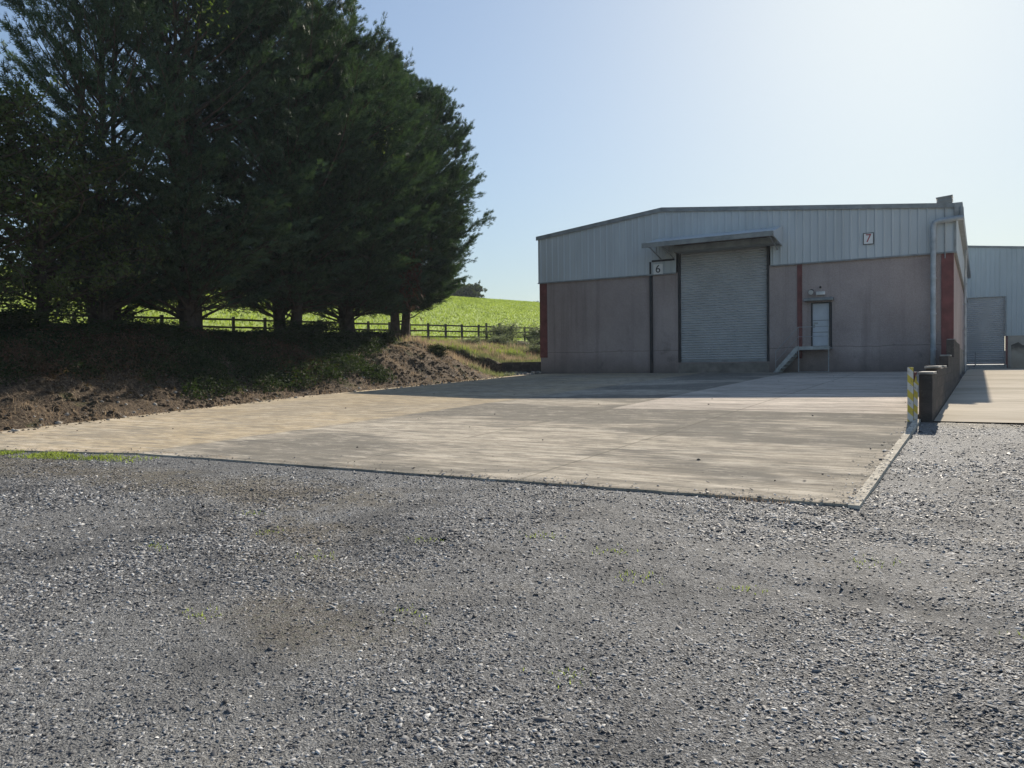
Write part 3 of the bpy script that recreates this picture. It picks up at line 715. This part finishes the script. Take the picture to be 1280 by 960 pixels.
# clods and stones on the bank and at its foot
def rocks(name, u, n, z, s, mat, seed, label, cat='stones'):
    g = np.random.default_rng(seed); m = len(u)
    ico = [(0,0,1),(.89,0,.45),(.28,.85,.45),(-.72,.53,.45),(-.72,-.53,.45),(.28,-.85,.45),(.72,.53,-.45),(-.28,.85,-.45),(-.89,0,-.45),(-.28,-.85,-.45),(.72,-.53,-.45),(0,0,-1)]
    fi = [(0,1,2),(0,2,3),(0,3,4),(0,4,5),(0,5,1),(1,6,2),(2,7,3),(3,8,4),(4,9,5),(5,10,1),(2,6,7),(3,7,8),(4,8,9),(5,9,10),(1,10,6),(6,11,7),(7,11,8),(8,11,9),(9,11,10),(10,11,6)]
    V = np.array(ico)[None]*(1+.55*(g.random((m, 12, 3))-.5))*s[:, None, None]; V[..., 2] *= .65
    V += np.stack([u, n, z], -1)[:, None]
    F = (np.arange(m)[:, None, None]*12+np.array(fi)[None]).reshape(-1, 3)
    return tag(mesh_np(name, V.reshape(-1, 3), F, mat), label, cat, None, 'stuff')
u, n = scatter(16000, -24.6, -18, 4, 37, 80, lambda u, n: (u < toe_u(n)+.1)*np.clip((fbm(u, n, .8, 25)-.3)*3, 0.05, 1))
rocks('soil_clods', u, n, LZ(u, n), .02+.09*g.random(len(u))**3, M['soil'], 81, 'crumbled brown soil clods covering the bank', 'soil')
u, n = scatter(700, -21.5, -17.6, 5, 37, 82, lambda u, n: (u < toe_u(n)+.25)*(u > toe_u(n)-1.3))
u_, n_ = scatter(9000, -20.9, -16.5, 6.8, 37, 90, lambda u, n: (u > toe_u(n)-.02)*np.exp(-(u-toe_u(n))/.16))
rocks('soil_crumbs', u_, n_, S(n_)+.05, .008+.035*np.random.default_rng(19).random(len(u_))**3, M['soil'], 91, 'soil crumbs washed off the bank onto the edge of the concrete', 'soil')
rocks('bank_stones', u, n, np.where(u < toe_u(n), LZ(u, n), S(n)+.05), .02+.08*g.random(len(u))**3, simple('pale_stone', (.27,.25,.22), .9, 0, .4, 3), 83, 'scattered pale stones along the foot of the bank')
u, n = scatter(260, -22.9, -20.7, 35.6, 37.15, 84)
u_, n_ = scatter(110, -18, -1.2, 8.0, 36, 87)
rocks('slab_debris', u_, n_, S(n_)+.052, .006+.022*np.random.default_rng(9).random(len(u_))**4, simple('dark_pebble', (.10,.09,.075), .9), 88, 'few dark pebbles and crumbs lying on the concrete yard')
rocks('rubble', u, n, S(n)+.02+.10*g.random(len(u))*(n-35.6), .04+.10*g.random(len(u))**2, simple('rubble_stone', (.25,.23,.2), .9, 0, .5, 3), 85, 'heap of grey rubble in front of the low wall at the warehouse corner', 'rubble')

# ------------------------------------------------------------------ fence
fe = empty('post_and_rail_fence', (-33, 30, float(LZ(np.array([-33.]), np.array([30.]))[0])), 'weathered wooden post and rail fence along the green field', 'fence')
offF = fe.location
pn = sorted(list(np.arange(6, 49, 2.05))+[49.2, 50.3, 51.3, 52.2, 53.0, 54.1]+list(np.arange(56.2, 92, 2.1)))
fz = lambda y: 2.45+.025*y-.02
for i, y in enumerate(pn):
    p = MB(); hgt = 1.25+(.18 if i in (22, 24) else 0)+.05*random.random(); lx = random.uniform(-.03, .03)
    p.prism([(-33.06-.0, fz(y)-.3), (-32.94, fz(y)-.3), (-32.94+lx, fz(y)+hgt), (-33.06+lx, fz(y)+hgt)], 'y', y-.06, y+.06)
    p.build('post', M['wood'], fe, off=offF)
for h in (.35, .75, 1.14):
    p = MB(); n_ = pn
    for a, b in zip(pn[:-1], pn[1:]):
        za, zb = fz(a)+h+random.uniform(-.02,.02), fz(b)+h+random.uniform(-.02,.02)
        p.face([(-32.93,a,za-.055),(-32.93,b,zb-.055),(-32.93,b,zb+.045),(-32.93,a,za+.045)])
        p.face([(-32.89,a,za-.055),(-32.89,b,zb-.055),(-32.89,b,zb+.045),(-32.89,a,za+.045)])
        p.face([(-32.93,a,za+.045),(-32.93,b,zb+.045),(-32.89,b,zb+.045),(-32.89,a,za+.045)])
        p.face([(-32.93,a,za-.055),(-32.93,b,zb-.055),(-32.89,b,zb-.055),(-32.89,a,za-.055)])
    p.build('rail', M['wood'], fe, off=offF)

# ------------------------------------------------------------------ main warehouse
W0 = 37.2
UL, UR, AP = -20.83, -.99, -13.72
def top(u): return np.interp(u, [UL, AP, UR], [8.73, 9.49, 8.19])
wh = empty('warehouse', (-10.9, W0, 1.22), 'large grey-clad warehouse with pinkish pebbledash walls and a roller shutter under a canopy', 'warehouse')
OW = wh.location
def part(mb, name, mat, parent=None, bevel=0, smooth=False, label=None):
    o = mb.build(name, mat, parent or wh, bevel, smooth, off=OW)
    if label: o['label'] = label
    return o
SL, SR, SB, ST = -12.9, -8.53, 1.78, 7.3
DL, DR, DB, DT = -6.64, -5.82, 2.44, 4.44
w = MB(); y1 = W0+.3
for (a, b, c, d) in ((UL,SL,.7,6.3),(SL,SR,.7,SB),(SR,DL,.7,6.3),(DL,DR,.7,DB),(DL,DR,DT,6.3),(DR,UR,.7,6.3)): w.box(a, b, W0, y1, c, d)
w.box(UL, UL+.3, y1, 68, .7, 6.3)
w.box(UR-.3, UR, y1, 68, 2.4, 6.3)
w.box(UL+.3, UR-.3, 67.7, 68, .7, 6.3)
part(w, 'wall', M['render'])
# plinth of the side wall
p = MB(); p.box(UR-.3, UR+.05, y1+.001, 68, .3, 2.4); part(p, 'plinth', M['plinth'])
# cladding with trapezoidal ribs
def rib_profile(a, b, pitch=.333, d=.035):
    pts = [(a, 0)]; x = a+.1
    while x+.1 < b:
        pts += [(x, 0), (x+.022, d), (x+.062, d), (x+.084, 0)]; x += pitch
    pts.append((b, 0)); return pts
def clad_front(mb, a, b, y, zb, zt, pitch=.333):
    pr = rib_profile(a, b, pitch)
    for (x0, d0), (x1, d1) in zip(pr[:-1], pr[1:]):
        mb.face([(x0, y-d0, zb(x0)), (x1, y-d1, zb(x1)), (x1, y-d1, zt(x1)), (x0, y-d0, zt(x0))])
    mb.face([(a,y,zb(a)),(b,y,zb(b)),(b,W0+.05,zb(b)),(a,W0+.05,zb(a))])
cl = MB(); YC = W0-.07
zt = lambda x: float(top(x))-.02
clad_front(cl, UL-.06, SL-.1, YC, lambda x: 6.27, zt, .36)
clad_front(cl, SL-.1, SR+.1, YC, lambda x: ST+.02, zt)
clad_front(cl, SR+.1, UR+.06, YC, lambda x: 6.27, zt)
# side cladding
x = UR+.06; prf = rib_profile(W0-.07, 68)
for (a, d0), (b, d1) in zip(prf[:-1], prf[1:]): cl.face([(x+d0, a, 6.27), (x+d1, b, 6.27), (x+d1, b, 8.1), (x+d0, a, 8.1)])
cl.face([(x,W0-.07,6.27),(x,68,6.27),(UR-.05,68,6.27),(UR-.05,W0-.07,6.27)])
cl.box(UL-.06, UL-.02, W0-.06, 68, 6.27, 8.7)
cl.face([(UL,68.02,6.27),(UR,68.02,6.27),(UR,68.02,8.19),(AP,68.02,9.49),(UL,68.02,8.73)])
part(cl, 'cladding', M['clad'])
# drip flashing under cladding
tr = MB(); 
tr.box(UL-.08, SL-.12, W0-.115, W0-.06, 6.215, 6.275); tr.box(SR+.12, UR+.09, W0-.115, W0-.06, 6.215, 6.275)
tr.box(UR+.05, UR+.12, W0-.05, 68, 6.2, 6.272)
# corner flashing
tr.box(UR+.0, UR+.1, W0-.12, W0-.065, 6.28, 8.12)
part(tr, 'flashing', M['trim'])
# roof
rf = MB()
rf.prism([(UL-.12, 8.70), (AP, 9.47), (UR+.08, 8.17), (UR+.08, 8.24), (AP, 9.55), (UL-.12, 8.78)], 'y', W0-.10, 68.1)
ro = part(rf, 'roof', M['roof'])
vg = MB(); vg.prism([(UL-.14, 8.60), (AP, 9.365), (UR+.10, 8.07), (UR+.10, 8.265), (AP, 9.575), (UL-.14, 8.81)], 'y', W0-.16, W0-.115)
part(vg, 'verge_trim', M['trim'], ro)
# red steel columns
for (a, b, c, d) in ((UL-.005, UL+.44, 2.15, 6.215), (-7.24, -7.03, 1.9, 6.215), (-1.44, UR+.004, 1.3, 6.215)):
    p = MB(); p.box(a, b, W0-.045, W0+.1, c, d); part(p, 'steel_column', M['red'])
# dark joint/pipe at left of the shutter pier
p = MB(); p.box(-14.40, -14.26, W0-.10, W0+.02, 1.27, 6.9); p.box(-14.26, SL-.16, W0-.13, W0-.116, 6.88, 6.97); part(p, 'drain_pipe', M['dark'])
# roller shutter
shm = MB(); nsl = 46; hsl = (ST-SB)/nsl
for i in range(nsl):
    z = SB+i*hsl; P = [(0.02,z),(-.03,z+hsl*.22),(-.035,z+hsl*.55),(.02,z+hsl*.9)]
    for (d0, z0), (d1, z1) in zip(P[:-1], P[1:]):
        shm.face([(SL+.06, W0+.12+d0, z0), (SR-.06, W0+.12+d0, z0), (SR-.06, W0+.12+d1, z1), (SL+.06, W0+.12+d1, z1)])
    shm.face([(SL+.06, W0+.14, z+hsl*.9), (SR-.06, W0+.14, z+hsl*.9), (SR-.06, W0+.14, z+hsl), (SL+.06, W0+.14, z+hsl)])
so = part(shm, 'roller_shutter', M['shutter'])
for a, b in ((SL-.03, SL+.08), (SR-.08, SR+.03)):
    p = MB(); p.box(a, b, W0-.03, W0+.16, SB-.0, ST+.0); part(p, 'guide_rail', M['dark'], so)
p = MB(); p.box(SL+.07, SR-.07, W0+.07, W0+.16, SB-.02, SB+.10); part(p, 'bottom_rail', M['trim'], so)
# sill of the shutter
p = MB(); p.box(SL-.02, SR+.02, W0-.02, W0-.003, 1.25, SB-.06); part(p, 'dock_sill', M['plinth'])
# canopy
ca = MB(); cL, cR = -14.0, -7.92; yf = 35.3
n_ = 26
for i in range(n_):
    a = cL+(cR-cL)*i/n_; b = cL+(cR-cL)*(i+1)/n_; m_ = a+(b-a)*.3
    for (q0, q1, h0, h1) in ((a, m_, 0, .0), (m_, m_+.03, 0, .04), (m_+.03, b-.03, .04, .04), (b-.03, b, .04, 0)):
        ca.face([(q0, yf, 7.53+h0), (q1, yf, 7.53+h1), (q1, W0-.08, 8.0+h1), (q0, W0-.08, 8.0+h0)])
ca.face([(cL, yf+.02, 7.50), (cR, yf+.02, 7.50), (cR, W0-.08, 7.97), (cL, W0-.08, 7.97)])
co = part(ca, 'canopy', M['clad'])
p = MB(); p.prism([(yf-.10, 7.34), (yf+.01, 7.34), (yf+.01, 7.56), (yf-.12, 7.56)], 'x', cL-.05, cR+.05); part(p, 'fascia', M['trim'], co)
p = MB(); p.prism([(yf+.01, 7.36), (W0-.09, 7.12), (W0-.09, 8.06), (yf+.01, 7.57)], 'x', cR, cR+.05); part(p, 'side_cheek', M['clad'], co)
p = MB(); p.box(SL+.1, cR, yf+.9, W0-.12, 7.16, 7.20); p.box(SL+.1, cR, yf+.88, yf+.94, 7.2, 7.44); part(p, 'soffit', M['trim'], co)
p = MB(); p.box(SL-.05, SR+.05, W0-.50, W0-.12, 7.20, 7.62); part(p, 'shutter_housing', simple('brown_steel', (.16,.10,.085), .6), co)
for x in (cL+.25, cL+.9, -8.1):
    p = MB(); p.tube([(x, W0-.1, 6.98), (x, yf+.05, 7.40)], .03, 6); p.tube([(x, W0-.1, 7.85), (x, yf+.05, 7.46)], .03, 6); p.tube([(x, W0-.8, 7.2), (x, W0-.8, 7.7)], .025, 6); part(p, 'bracket', M['galv'], co)
# signs
def text_mesh(ch, size, mat, name, loc, parent, depth=.004):
    cu = bpy.data.curves.new('t', 'FONT'); cu.body = ch; cu.size = size; cu.extrude = depth; cu.align_x = 'CENTER'; cu.align_y = 'CENTER'; cu.offset = .0
    o = bpy.data.objects.new('t', cu); COL.objects.link(o); dg = bpy.context.evaluated_depsgraph_get(); dg.update()
    me = bpy.data.meshes.new_from_object(o.evaluated_get(dg)); bpy.data.objects.remove(o)
    me.transform(Matrix.Rotation(math.pi/2, 4, 'X')); me.transform(Matrix.Translation(Vector(loc)-OW))
    me.materials.clear(); me.materials.append(mat)
    q = bpy.data.objects.new(name, me); COL.objects.link(q); q.parent = parent; return q
ys = W0-.125
p = MB(); p.box(-14.17, -13.68, ys, ys+.012, 6.25, 6.76); s6 = part(p, 'number_sign', M['white'], label='white number 6 sign left of the roller shutter')
text_mesh('6', .56, M['black'], 'numeral', (-13.93, ys-.006, 6.50), s6)
p = MB(); p.box(-4.42, -4.05, ys, ys+.012, 6.88, 7.33); s7 = part(p, 'number_sign', M['white'], label='white number 7 sign high on the cladding')
q = MB()
for a in ((-4.45,-4.42,6.85,7.36),(-4.05,-4.02,6.85,7.36),(-4.42,-4.05,6.85,6.88),(-4.42,-4.05,7.33,7.36)): q.box(a[0],a[1],ys-.004,ys+.014,a[2],a[3])
part(q, 'sign_frame', M['black'], s7)
text_mesh('7', .5, M['redpaint'], 'numeral', (-4.235, ys-.006, 7.11), s7)
# personnel door
p = MB(); p.box(DL+.05, DR-.05, W0+.06, W0+.10, DB+.02, DT-.05); do = part(p, 'door', M['door'])
for z in (DB+.62, DB+1.16):
    p = MB(); p.box(DL+.06, DR-.06, W0+.052, W0+.059, z, z+.035); part(p, 'panel_rib', M['trim'], do)
p = MB(); p.box(DL, DL+.05, W0-.03, W0+.12, DB, DT); p.box(DR-.05, DR, W0-.03, W0+.12, DB, DT); p.box(DL+.05, DR-.05, W0-.03, W0+.12, DT-.05, DT)
p.box(DR+.02, DR+.07, W0-.05, W0-.005, DB-.15, DT-.02)
part(p, 'door_frame', M['dark'], do)
p = MB(); p.box(DL+.10, DL+.28, W0+.02, W0+.058, DB+1.02, DB+1.09); p.box(DL+.07, DL+.16, W0+.03, W0+.058, DB+.85, DB+1.0); part(p, 'handle', M['galv'], do)
p = MB(); p.prism([(W0-.32, 4.50), (W0-.003, 4.50), (W0-.003, 4.66), (W0-.32, 4.60)], 'x', -6.92, -5.66); part(p, 'door_hood', M['trim'], bevel=.01)
# lights
p = MB(); p.box(-6.42, -6.03, W0-.12, W0-.003, 4.76, 4.92); lo = part(p, 'bulkhead_lamp', M['lamp'], bevel=.02)
p = MB(); p.tube([(-6.62, W0-.003, 4.93), (-6.62, W0-.14, 4.93)], .03, 8); p.tube([(-6.60, W0-.12, 4.96), (-6.60, W0-.30, 4.88)], [.09,.13], 12); fo = part(p, 'floodlight', M['dark'])
p = MB(); p.tube([(-6.60, W0-.295, 4.885), (-6.60, W0-.31, 4.878)], .115, 12); part(p, 'lens', M['lamp'], fo)
p = MB(); p.tube([(-6.24, W0-.003, 5.12), (-6.24, W0-.10, 5.10)], [.05,.03], 8); part(p, 'alarm_sensor', M['dark'])
# staircase
st = MB(); yo = W0-1.0; zS = 1.265
st.box(-7.02, -5.72, yo, W0-.01, DB-.12, DB-.06)
nst = 6; xb, zb_ = -8.05, zS
for i in range(1, nst+1):
    xx = xb+(-7.02-xb)*i/(nst+.5); zz = zb_+(DB-.08-zb_)*i/(nst+.5); st.box(xx-.14, xx+.1, yo+.03, W0-.03, zz-.02, zz+.015)
sto = part(st, 'staircase', M['galv'])
for y in (yo, W0-.04):
    p = MB(); p.prism([(-8.12, zS), (-7.92, zS), (-7.0, DB-.16), (-7.0, DB-.0), (-7.12, DB-.0)], 'y', y, y+.03); 
    if y == yo: p.box(-7.0, -5.70, y-.001, y+.03, DB-.17, DB-.02)
    part(p, 'stringer', M['galv'], sto)
p = MB(); r_ = .015
p.tube([(-8.0, yo, zS), (-8.0, yo, zS+.95), (-7.02, yo, DB+.85), (-5.74, yo, DB+.85)], r_, 6)
p.tube([(-7.02, yo, DB-.1), (-7.02, yo, DB+.85)], r_, 6)
p.tube([(-8.0, yo, zS+.5), (-7.02, yo, DB+.42), (-5.74, yo, DB+.42)], r_*.8, 6)
part(p, 'handrail', M['galv'], sto)
for x in (-5.74, -7.0):
    p = MB(); p.tube([(x, yo, zS), (x, yo, DB+(.86 if x > -6 else .02))], .025, 6); part(p, 'leg', M['galv'], sto)
p = MB(); p.tube([(-5.74, yo, zS+.03), (-5.9, yo, zS+.02), (-7.0, yo, zS+.02)], .012, 5); part(p, 'brace', M['galv'], sto)
# right-hand downpipe with the horizontal branch, gutter and vent
p = MB(); yp = W0-.27
p.tube([(-.62, yp, 7.62), (-.95, yp, 7.61), (-1.55, yp, 7.56), (-1.69, yp, 7.50), (-1.73, yp, 7.36), (-1.73, yp, 7.0), (-1.73, yp, 3.0), (-1.73, yp, 1.27)], .105, 12)
dp = part(p, 'downpipe', M['pipe'], smooth=True)
for z in (2.2, 3.7, 5.2, 6.9):
    p = MB(); p.tube([(-1.73, yp, z-.03), (-1.73, yp, z+.03)], .12, 12); p.box(-1.85, -1.61, yp+.05, W0-.002 if z < 6.2 else W0-.12, z-.02, z+.02); part(p, 'bracket', M['pipe'], dp)
p = MB(); p.prism([(UR+.10, 8.20), (UR+.10, 8.02), (UR+.30, 8.02), (UR+.33, 8.20), (UR+.31, 8.20), (UR+.28, 8.04), (UR+.12, 8.04), (UR+.12, 8.20)], 'y', W0-.22, 68)
p.box(UR+.03, UR+.32, W0-.25, W0-.20, 7.62, 8.26); p.tube([(-.72, yp+.05, 8.05), (-.70, yp+.02, 7.68)], .09, 10)
part(p, 'gutter', M['trim'])
p = MB(); Mx = Matrix.Translation((-1.32, W0+.1, 8.42)) @ Matrix.Rotation(R(-5), 4, 'Y')
p.box(-.27, .27, -.25, .25, -.13, .12, Mx); p.box(-.31, .31, -.29, .29, .12, .17, Mx); p.box(-.30, .30, -.28, .28, -.03, .0, Mx); p.box(-.12, .12, -.12, .12, -.3, -.12, Mx)
part(p, 'roof_vent', M['trim'])
p = MB(); p.tube([(-1.32, W0-.17, 8.35), (-1.32, W0-.17, 7.2), (-1.30, W0-.16, 6.0)], .022, 6); part(p, 'conduit', M['trim'])
p = MB(); p.tube([(-.72, 50.5, 8.03), (-.74, 50.6, 7.75), (-.78, 51.6, 7.1), (-.80, 52, 6.6), (-.80, 52, 4), (-.80, 52, 1.0)], .065, 8)
for z in (6.2, 5.0, 3.6, 2.2): p.box(-.92, -.70, 51.93, 52.07, z-.03, z+.03)
part(p, 'downpipe', M['pipe'], smooth=False)

# ------------------------------------------------------------------ second warehouse
B0 = 75.0
w2 = empty('warehouse', (4.0, B0, 1.1), 'pale blue-grey warehouse beyond the drive with its own roller shutter', 'warehouse')
OW = w2.location
def top2(u): return 11.35-.105*(u+1.5) if u > -6 else 11.8+.105*(u+6)
p = MB()
for (a, b, c, d) in ((-14,-2.9,.6,3.8),(1.85,16,.6,3.8)): p.box(a, b, B0, B0+.3, c, d)
p.box(-2.9, 1.85, B0, B0+.3, .6, 1.4); p.box(15.7, 16, B0+.3, 110, .6, 3.8); p.box(-14, -13.7, B0+.3, 110, .6, 3.8)
part(p, 'wall', simple('pale_render', (.42,.38,.32), .9, 0, .2, 1.5, .2), w2)
p = MB()
def cf2(a, b, zb):
    pr = rib_profile(a, b, .34, .04)
    for (x0, d0), (x1, d1) in zip(pr[:-1], pr[1:]): p.face([(x0, B0-.06-d0, zb), (x1, B0-.06-d1, zb), (x1, B0-.06-d1, top2(x1)), (x0, B0-.06-d0, top2(x0))])
    p.face([(a,B0-.06,zb),(b,B0-.06,zb),(b,B0+.1,zb),(a,B0+.1,zb)])
cf2(-14, -2.9, 3.8); cf2(-2.9, 1.66, 7.05); cf2(1.66, 16, 3.8)
p.box(15.98, 16.05, B0-.05, 110, 3.8, 9.5); p.box(-14.05, -13.98, B0-.05, 110, 3.8, 10.9)
part(p, 'cladding', M['clad2'], w2)
p = MB(); p.prism([(-14.2, 10.95), (-6, 11.8), (16.2, 9.45), (16.2, 9.6), (-6, 11.95), (-14.2, 11.1)], 'y', B0-.15, 110); part(p, 'roof', M['trim'], w2)
p = MB(); ns2 = 34; h2 = (7.08-1.5)/ns2
for i in range(ns2):
    z = 1.5+i*h2
    p.face([(-2.8, B0+.14, z), (1.64, B0+.14, z), (1.64, B0+.07, z+h2*.7), (-2.8, B0+.07, z+h2*.7)])
    p.face([(-2.8, B0+.07, z+h2*.7), (1.64, B0+.07, z+h2*.7), (1.64, B0+.14, z+h2), (-2.8, B0+.14, z+h2)])
so2 = part(p, 'roller_shutter', M['shutter'], w2)
p = MB(); p.box(1.64, 1.74, B0-.09, B0+.1, 3.8, 7.05); part(p, 'shutter_frame', M['trim'], so2)
p = MB(); p.box(1.68, 1.86, B0-.07, B0+.0, 1.2, 3.8); part(p, 'steel_column', M['red'], w2)
# barrier in front of the far shutter
p = MB()
for x in (-2.4, -.4, 1.6): p.tube([(x, 72.5, 1.1), (x, 72.5, 2.55)], .045, 6)
for z in (2.5, 1.8): p.tube([(-2.4, 72.5, z), (1.6, 72.5, z)], .035, 6)
p.box(-3.0, 1.75, 72.9, 74.9, 1.0, 1.45)
OW = Vector((0,0,0))
br_ = tag(p.build('barrier', M['galv']), 'low steel barrier on the loading step before the far roller shutter', 'barrier')
p = MB()
zt_ = [(1.95, 2.95), (2.4, 3.15), (2.7, 2.9), (3.2, 3.0), (3.6, 2.55), (4.4, 3.1), (6, 3.0), (9, 3.0)]
p.prism([(1.95, .8)]+zt_+[(9, .8)], 'y', 69.8, 70.1)
tag(p.build('bay_wall', M['bay']), 'tan concrete bay wall with a ragged black-stained top at the right edge', 'wall')

# ------------------------------------------------------------------ retaining wall right of the slab
rw = MB()
for (a, b, zt0) in ((16.0, 18.0, 1.40), (18.0, 24.0, 1.50), (24.0, 29.0, 1.80), (29.0, 36.9, 2.38)):
    rw.prism([(a, .3), (b, .3), (b, zt0+.0), (a, zt0)], 'x', -.98, -.76)
rwo = empty('retaining_wall', (-.87, 16, .52), 'dark sooty blockwork retaining wall stepping up beside the slab', 'wall')
rw.build('wall_body', M['block'], rwo, .012, off=rwo.location)
p = MB()
for (a, b, z) in ((16.0-.02, 17.2, 1.402), (17.9, 19.4, 1.502), (21, 22.3, 1.502), (25, 26.1, 1.802), (30, 31.5, 2.382)):
    p.box(-1.0, -.74, a, b, z, z+.045)
p.build('coping', simple('worn_coping', (.30,.28,.25), .9, 0, .4, 5), rwo, .01, off=rwo.location)
lw = MB(); lw.box(-23.4, -20.9, W0+.02, W0+.3, .9, 1.92)
tag(lw.build('low_wall', M['block'], None, .015), 'low dark block wall joined to the left corner of the warehouse', 'wall')

# striped posts
z0 = float(S(15.59))+.045
ps = empty('hazard_post', (-1.09, 15.59, z0), 'upright steel post with yellow and white hazard stripes on the kerb', 'post', 'hazard striped posts at the wall end')
p = MB(); p.box(-.048, .048, -.012, .0, -.05, .98); p.build('striped_plate', M['stripes'], ps, .003)
p = MB(); p.box(-.048, -.038, 0.001, .09, -.05, .98); p.box(-.038, .048, .08, .09, -.05, .98); p.build('steel_channel', M['dark'], ps)
ps2 = empty('hazard_post', (-1.03, 15.93, z0+.01), 'shorter striped board with a torn top, fixed to the wall end', 'post', 'hazard striped posts at the wall end')
p = MB(); p.prism([(-.05, .0), (.035, .0), (.04, .62), (.055, .66), (.02, .72), (.012, .84), (-.02, .70), (-.045, .68)], 'y', -.012, .0); p.build('striped_board', M['stripes'], ps2)
p = MB(); p.prism([(-.03, .0), (.02, .0), (.02, .88), (-.05, .88)], 'y', .002, .06); p.build('backing_post', M['red'], ps2)

# ------------------------------------------------------------------ camera, light, world
cam = bpy.data.cameras.new('camera'); co_ = bpy.data.objects.new('camera', cam); COL.objects.link(co_)
cam.sensor_width = 36; cam.lens = 36*961/1280; cam.clip_end = 6000; cam.clip_start = .05
co_.matrix_world = Matrix.Translation((0,0,1.6)) @ Matrix.Rotation(R(31.4), 4, 'Z') @ Matrix.Rotation(R(90-1.2), 4, 'X') @ Matrix.Rotation(R(-.6), 4, 'Z')
sc.camera = co_
SKY_K = (1.1, .165)
SE, SA = R(26.6), R(-3.3)
sd = Vector((math.sin(SA)*math.cos(SE), math.cos(SA)*math.cos(SE), math.sin(SE)))
L = bpy.data.lights.new('sun', 'SUN'); L.energy = 4.7; L.angle = R(.5); L.color = (1, .91, .78)
lo_ = bpy.data.objects.new('sun', L); COL.objects.link(lo_); lo_.rotation_euler = sd.to_track_quat('Z', 'Y').to_euler()
wd = bpy.data.worlds.new('World'); sc.world = wd; wd.use_nodes = True; nt = wd.node_tree; nt.nodes.clear()
o_ = nt.nodes.new('ShaderNodeOutputWorld'); bg = nt.nodes.new('ShaderNodeBackground'); sk = nt.nodes.new('ShaderNodeTexSky')
sk.sky_type = 'NISHITA'; sk.sun_disc = False; sk.sun_elevation = SE; sk.sun_rotation = SA; sk.air_density = 1.1; sk.dust_density = .9; sk.ozone_density = 1.6; sk.altitude = 50
def vm(op, a, b):
    k = nt.nodes.new('ShaderNodeVectorMath'); k.operation = op
    for src, i in ((a,0),(b,1)):
        if isinstance(src, tuple): k.inputs[i].default_value = src
        else: nt.links.new(src, k.inputs[i])
    return k.outputs[0]
# hazy bright sky: the raw sky values roll off softly instead of clipping round the sun
KS, KR = SKY_K
hs_ = nt.nodes.new('ShaderNodeHueSaturation'); hs_.inputs['Saturation'].default_value = .86; nt.links.new(sk.outputs[0], hs_.inputs['Color'])
x_ = vm('MULTIPLY', hs_.outputs[0], (KS*.86, KS*.895, KS*.945))
lm = nt.nodes.new('ShaderNodeVectorMath'); lm.operation = 'DOT_PRODUCT'; nt.links.new(x_, lm.inputs[0]); lm.inputs[1].default_value = (KR*.3, KR*.5, KR*.2)
x_ = vm('DIVIDE', x_, vm('ADD', vm('MULTIPLY', lm.outputs['Value'], (1.04, .88, .80)), (1,1,1)))
nt.links.new(x_, bg.inputs[0]); bg.inputs[1].default_value = .1
nt.links.new(bg.outputs[0], o_.inputs[0])
hz = MB(); hz.box(-2600, 2600, -2600, 2600, -16, 27)
hm = bpy.data.materials.new('air_haze'); hm.use_nodes = True; hm.node_tree.nodes.clear()
ho = hm.node_tree.nodes.new('ShaderNodeOutputMaterial'); hv = hm.node_tree.nodes.new('ShaderNodeVolumePrincipled')
hv.inputs['Density'].default_value = .0003; hv.inputs['Color'].default_value = (.80,.90,1,1); hv.inputs['Anisotropy'].default_value = .1
hm.node_tree.links.new(hv.outputs[0], ho.inputs['Volume'])
tag(hz.build('haze', hm), 'thin bright haze hanging over the whole yard', None, None, 'stuff')
vs = sc.view_settings; vs.view_transform = 'Standard'; vs.look = 'None'; vs.exposure = .87; vs.gamma = 1; vs.use_curve_mapping = False
sc.cycles.max_bounces = 6; sc.cycles.transparent_max_bounces = 4
sc.cycles.use_denoising = True; sc.cycles.denoising_prefilter = 'ACCURATE'
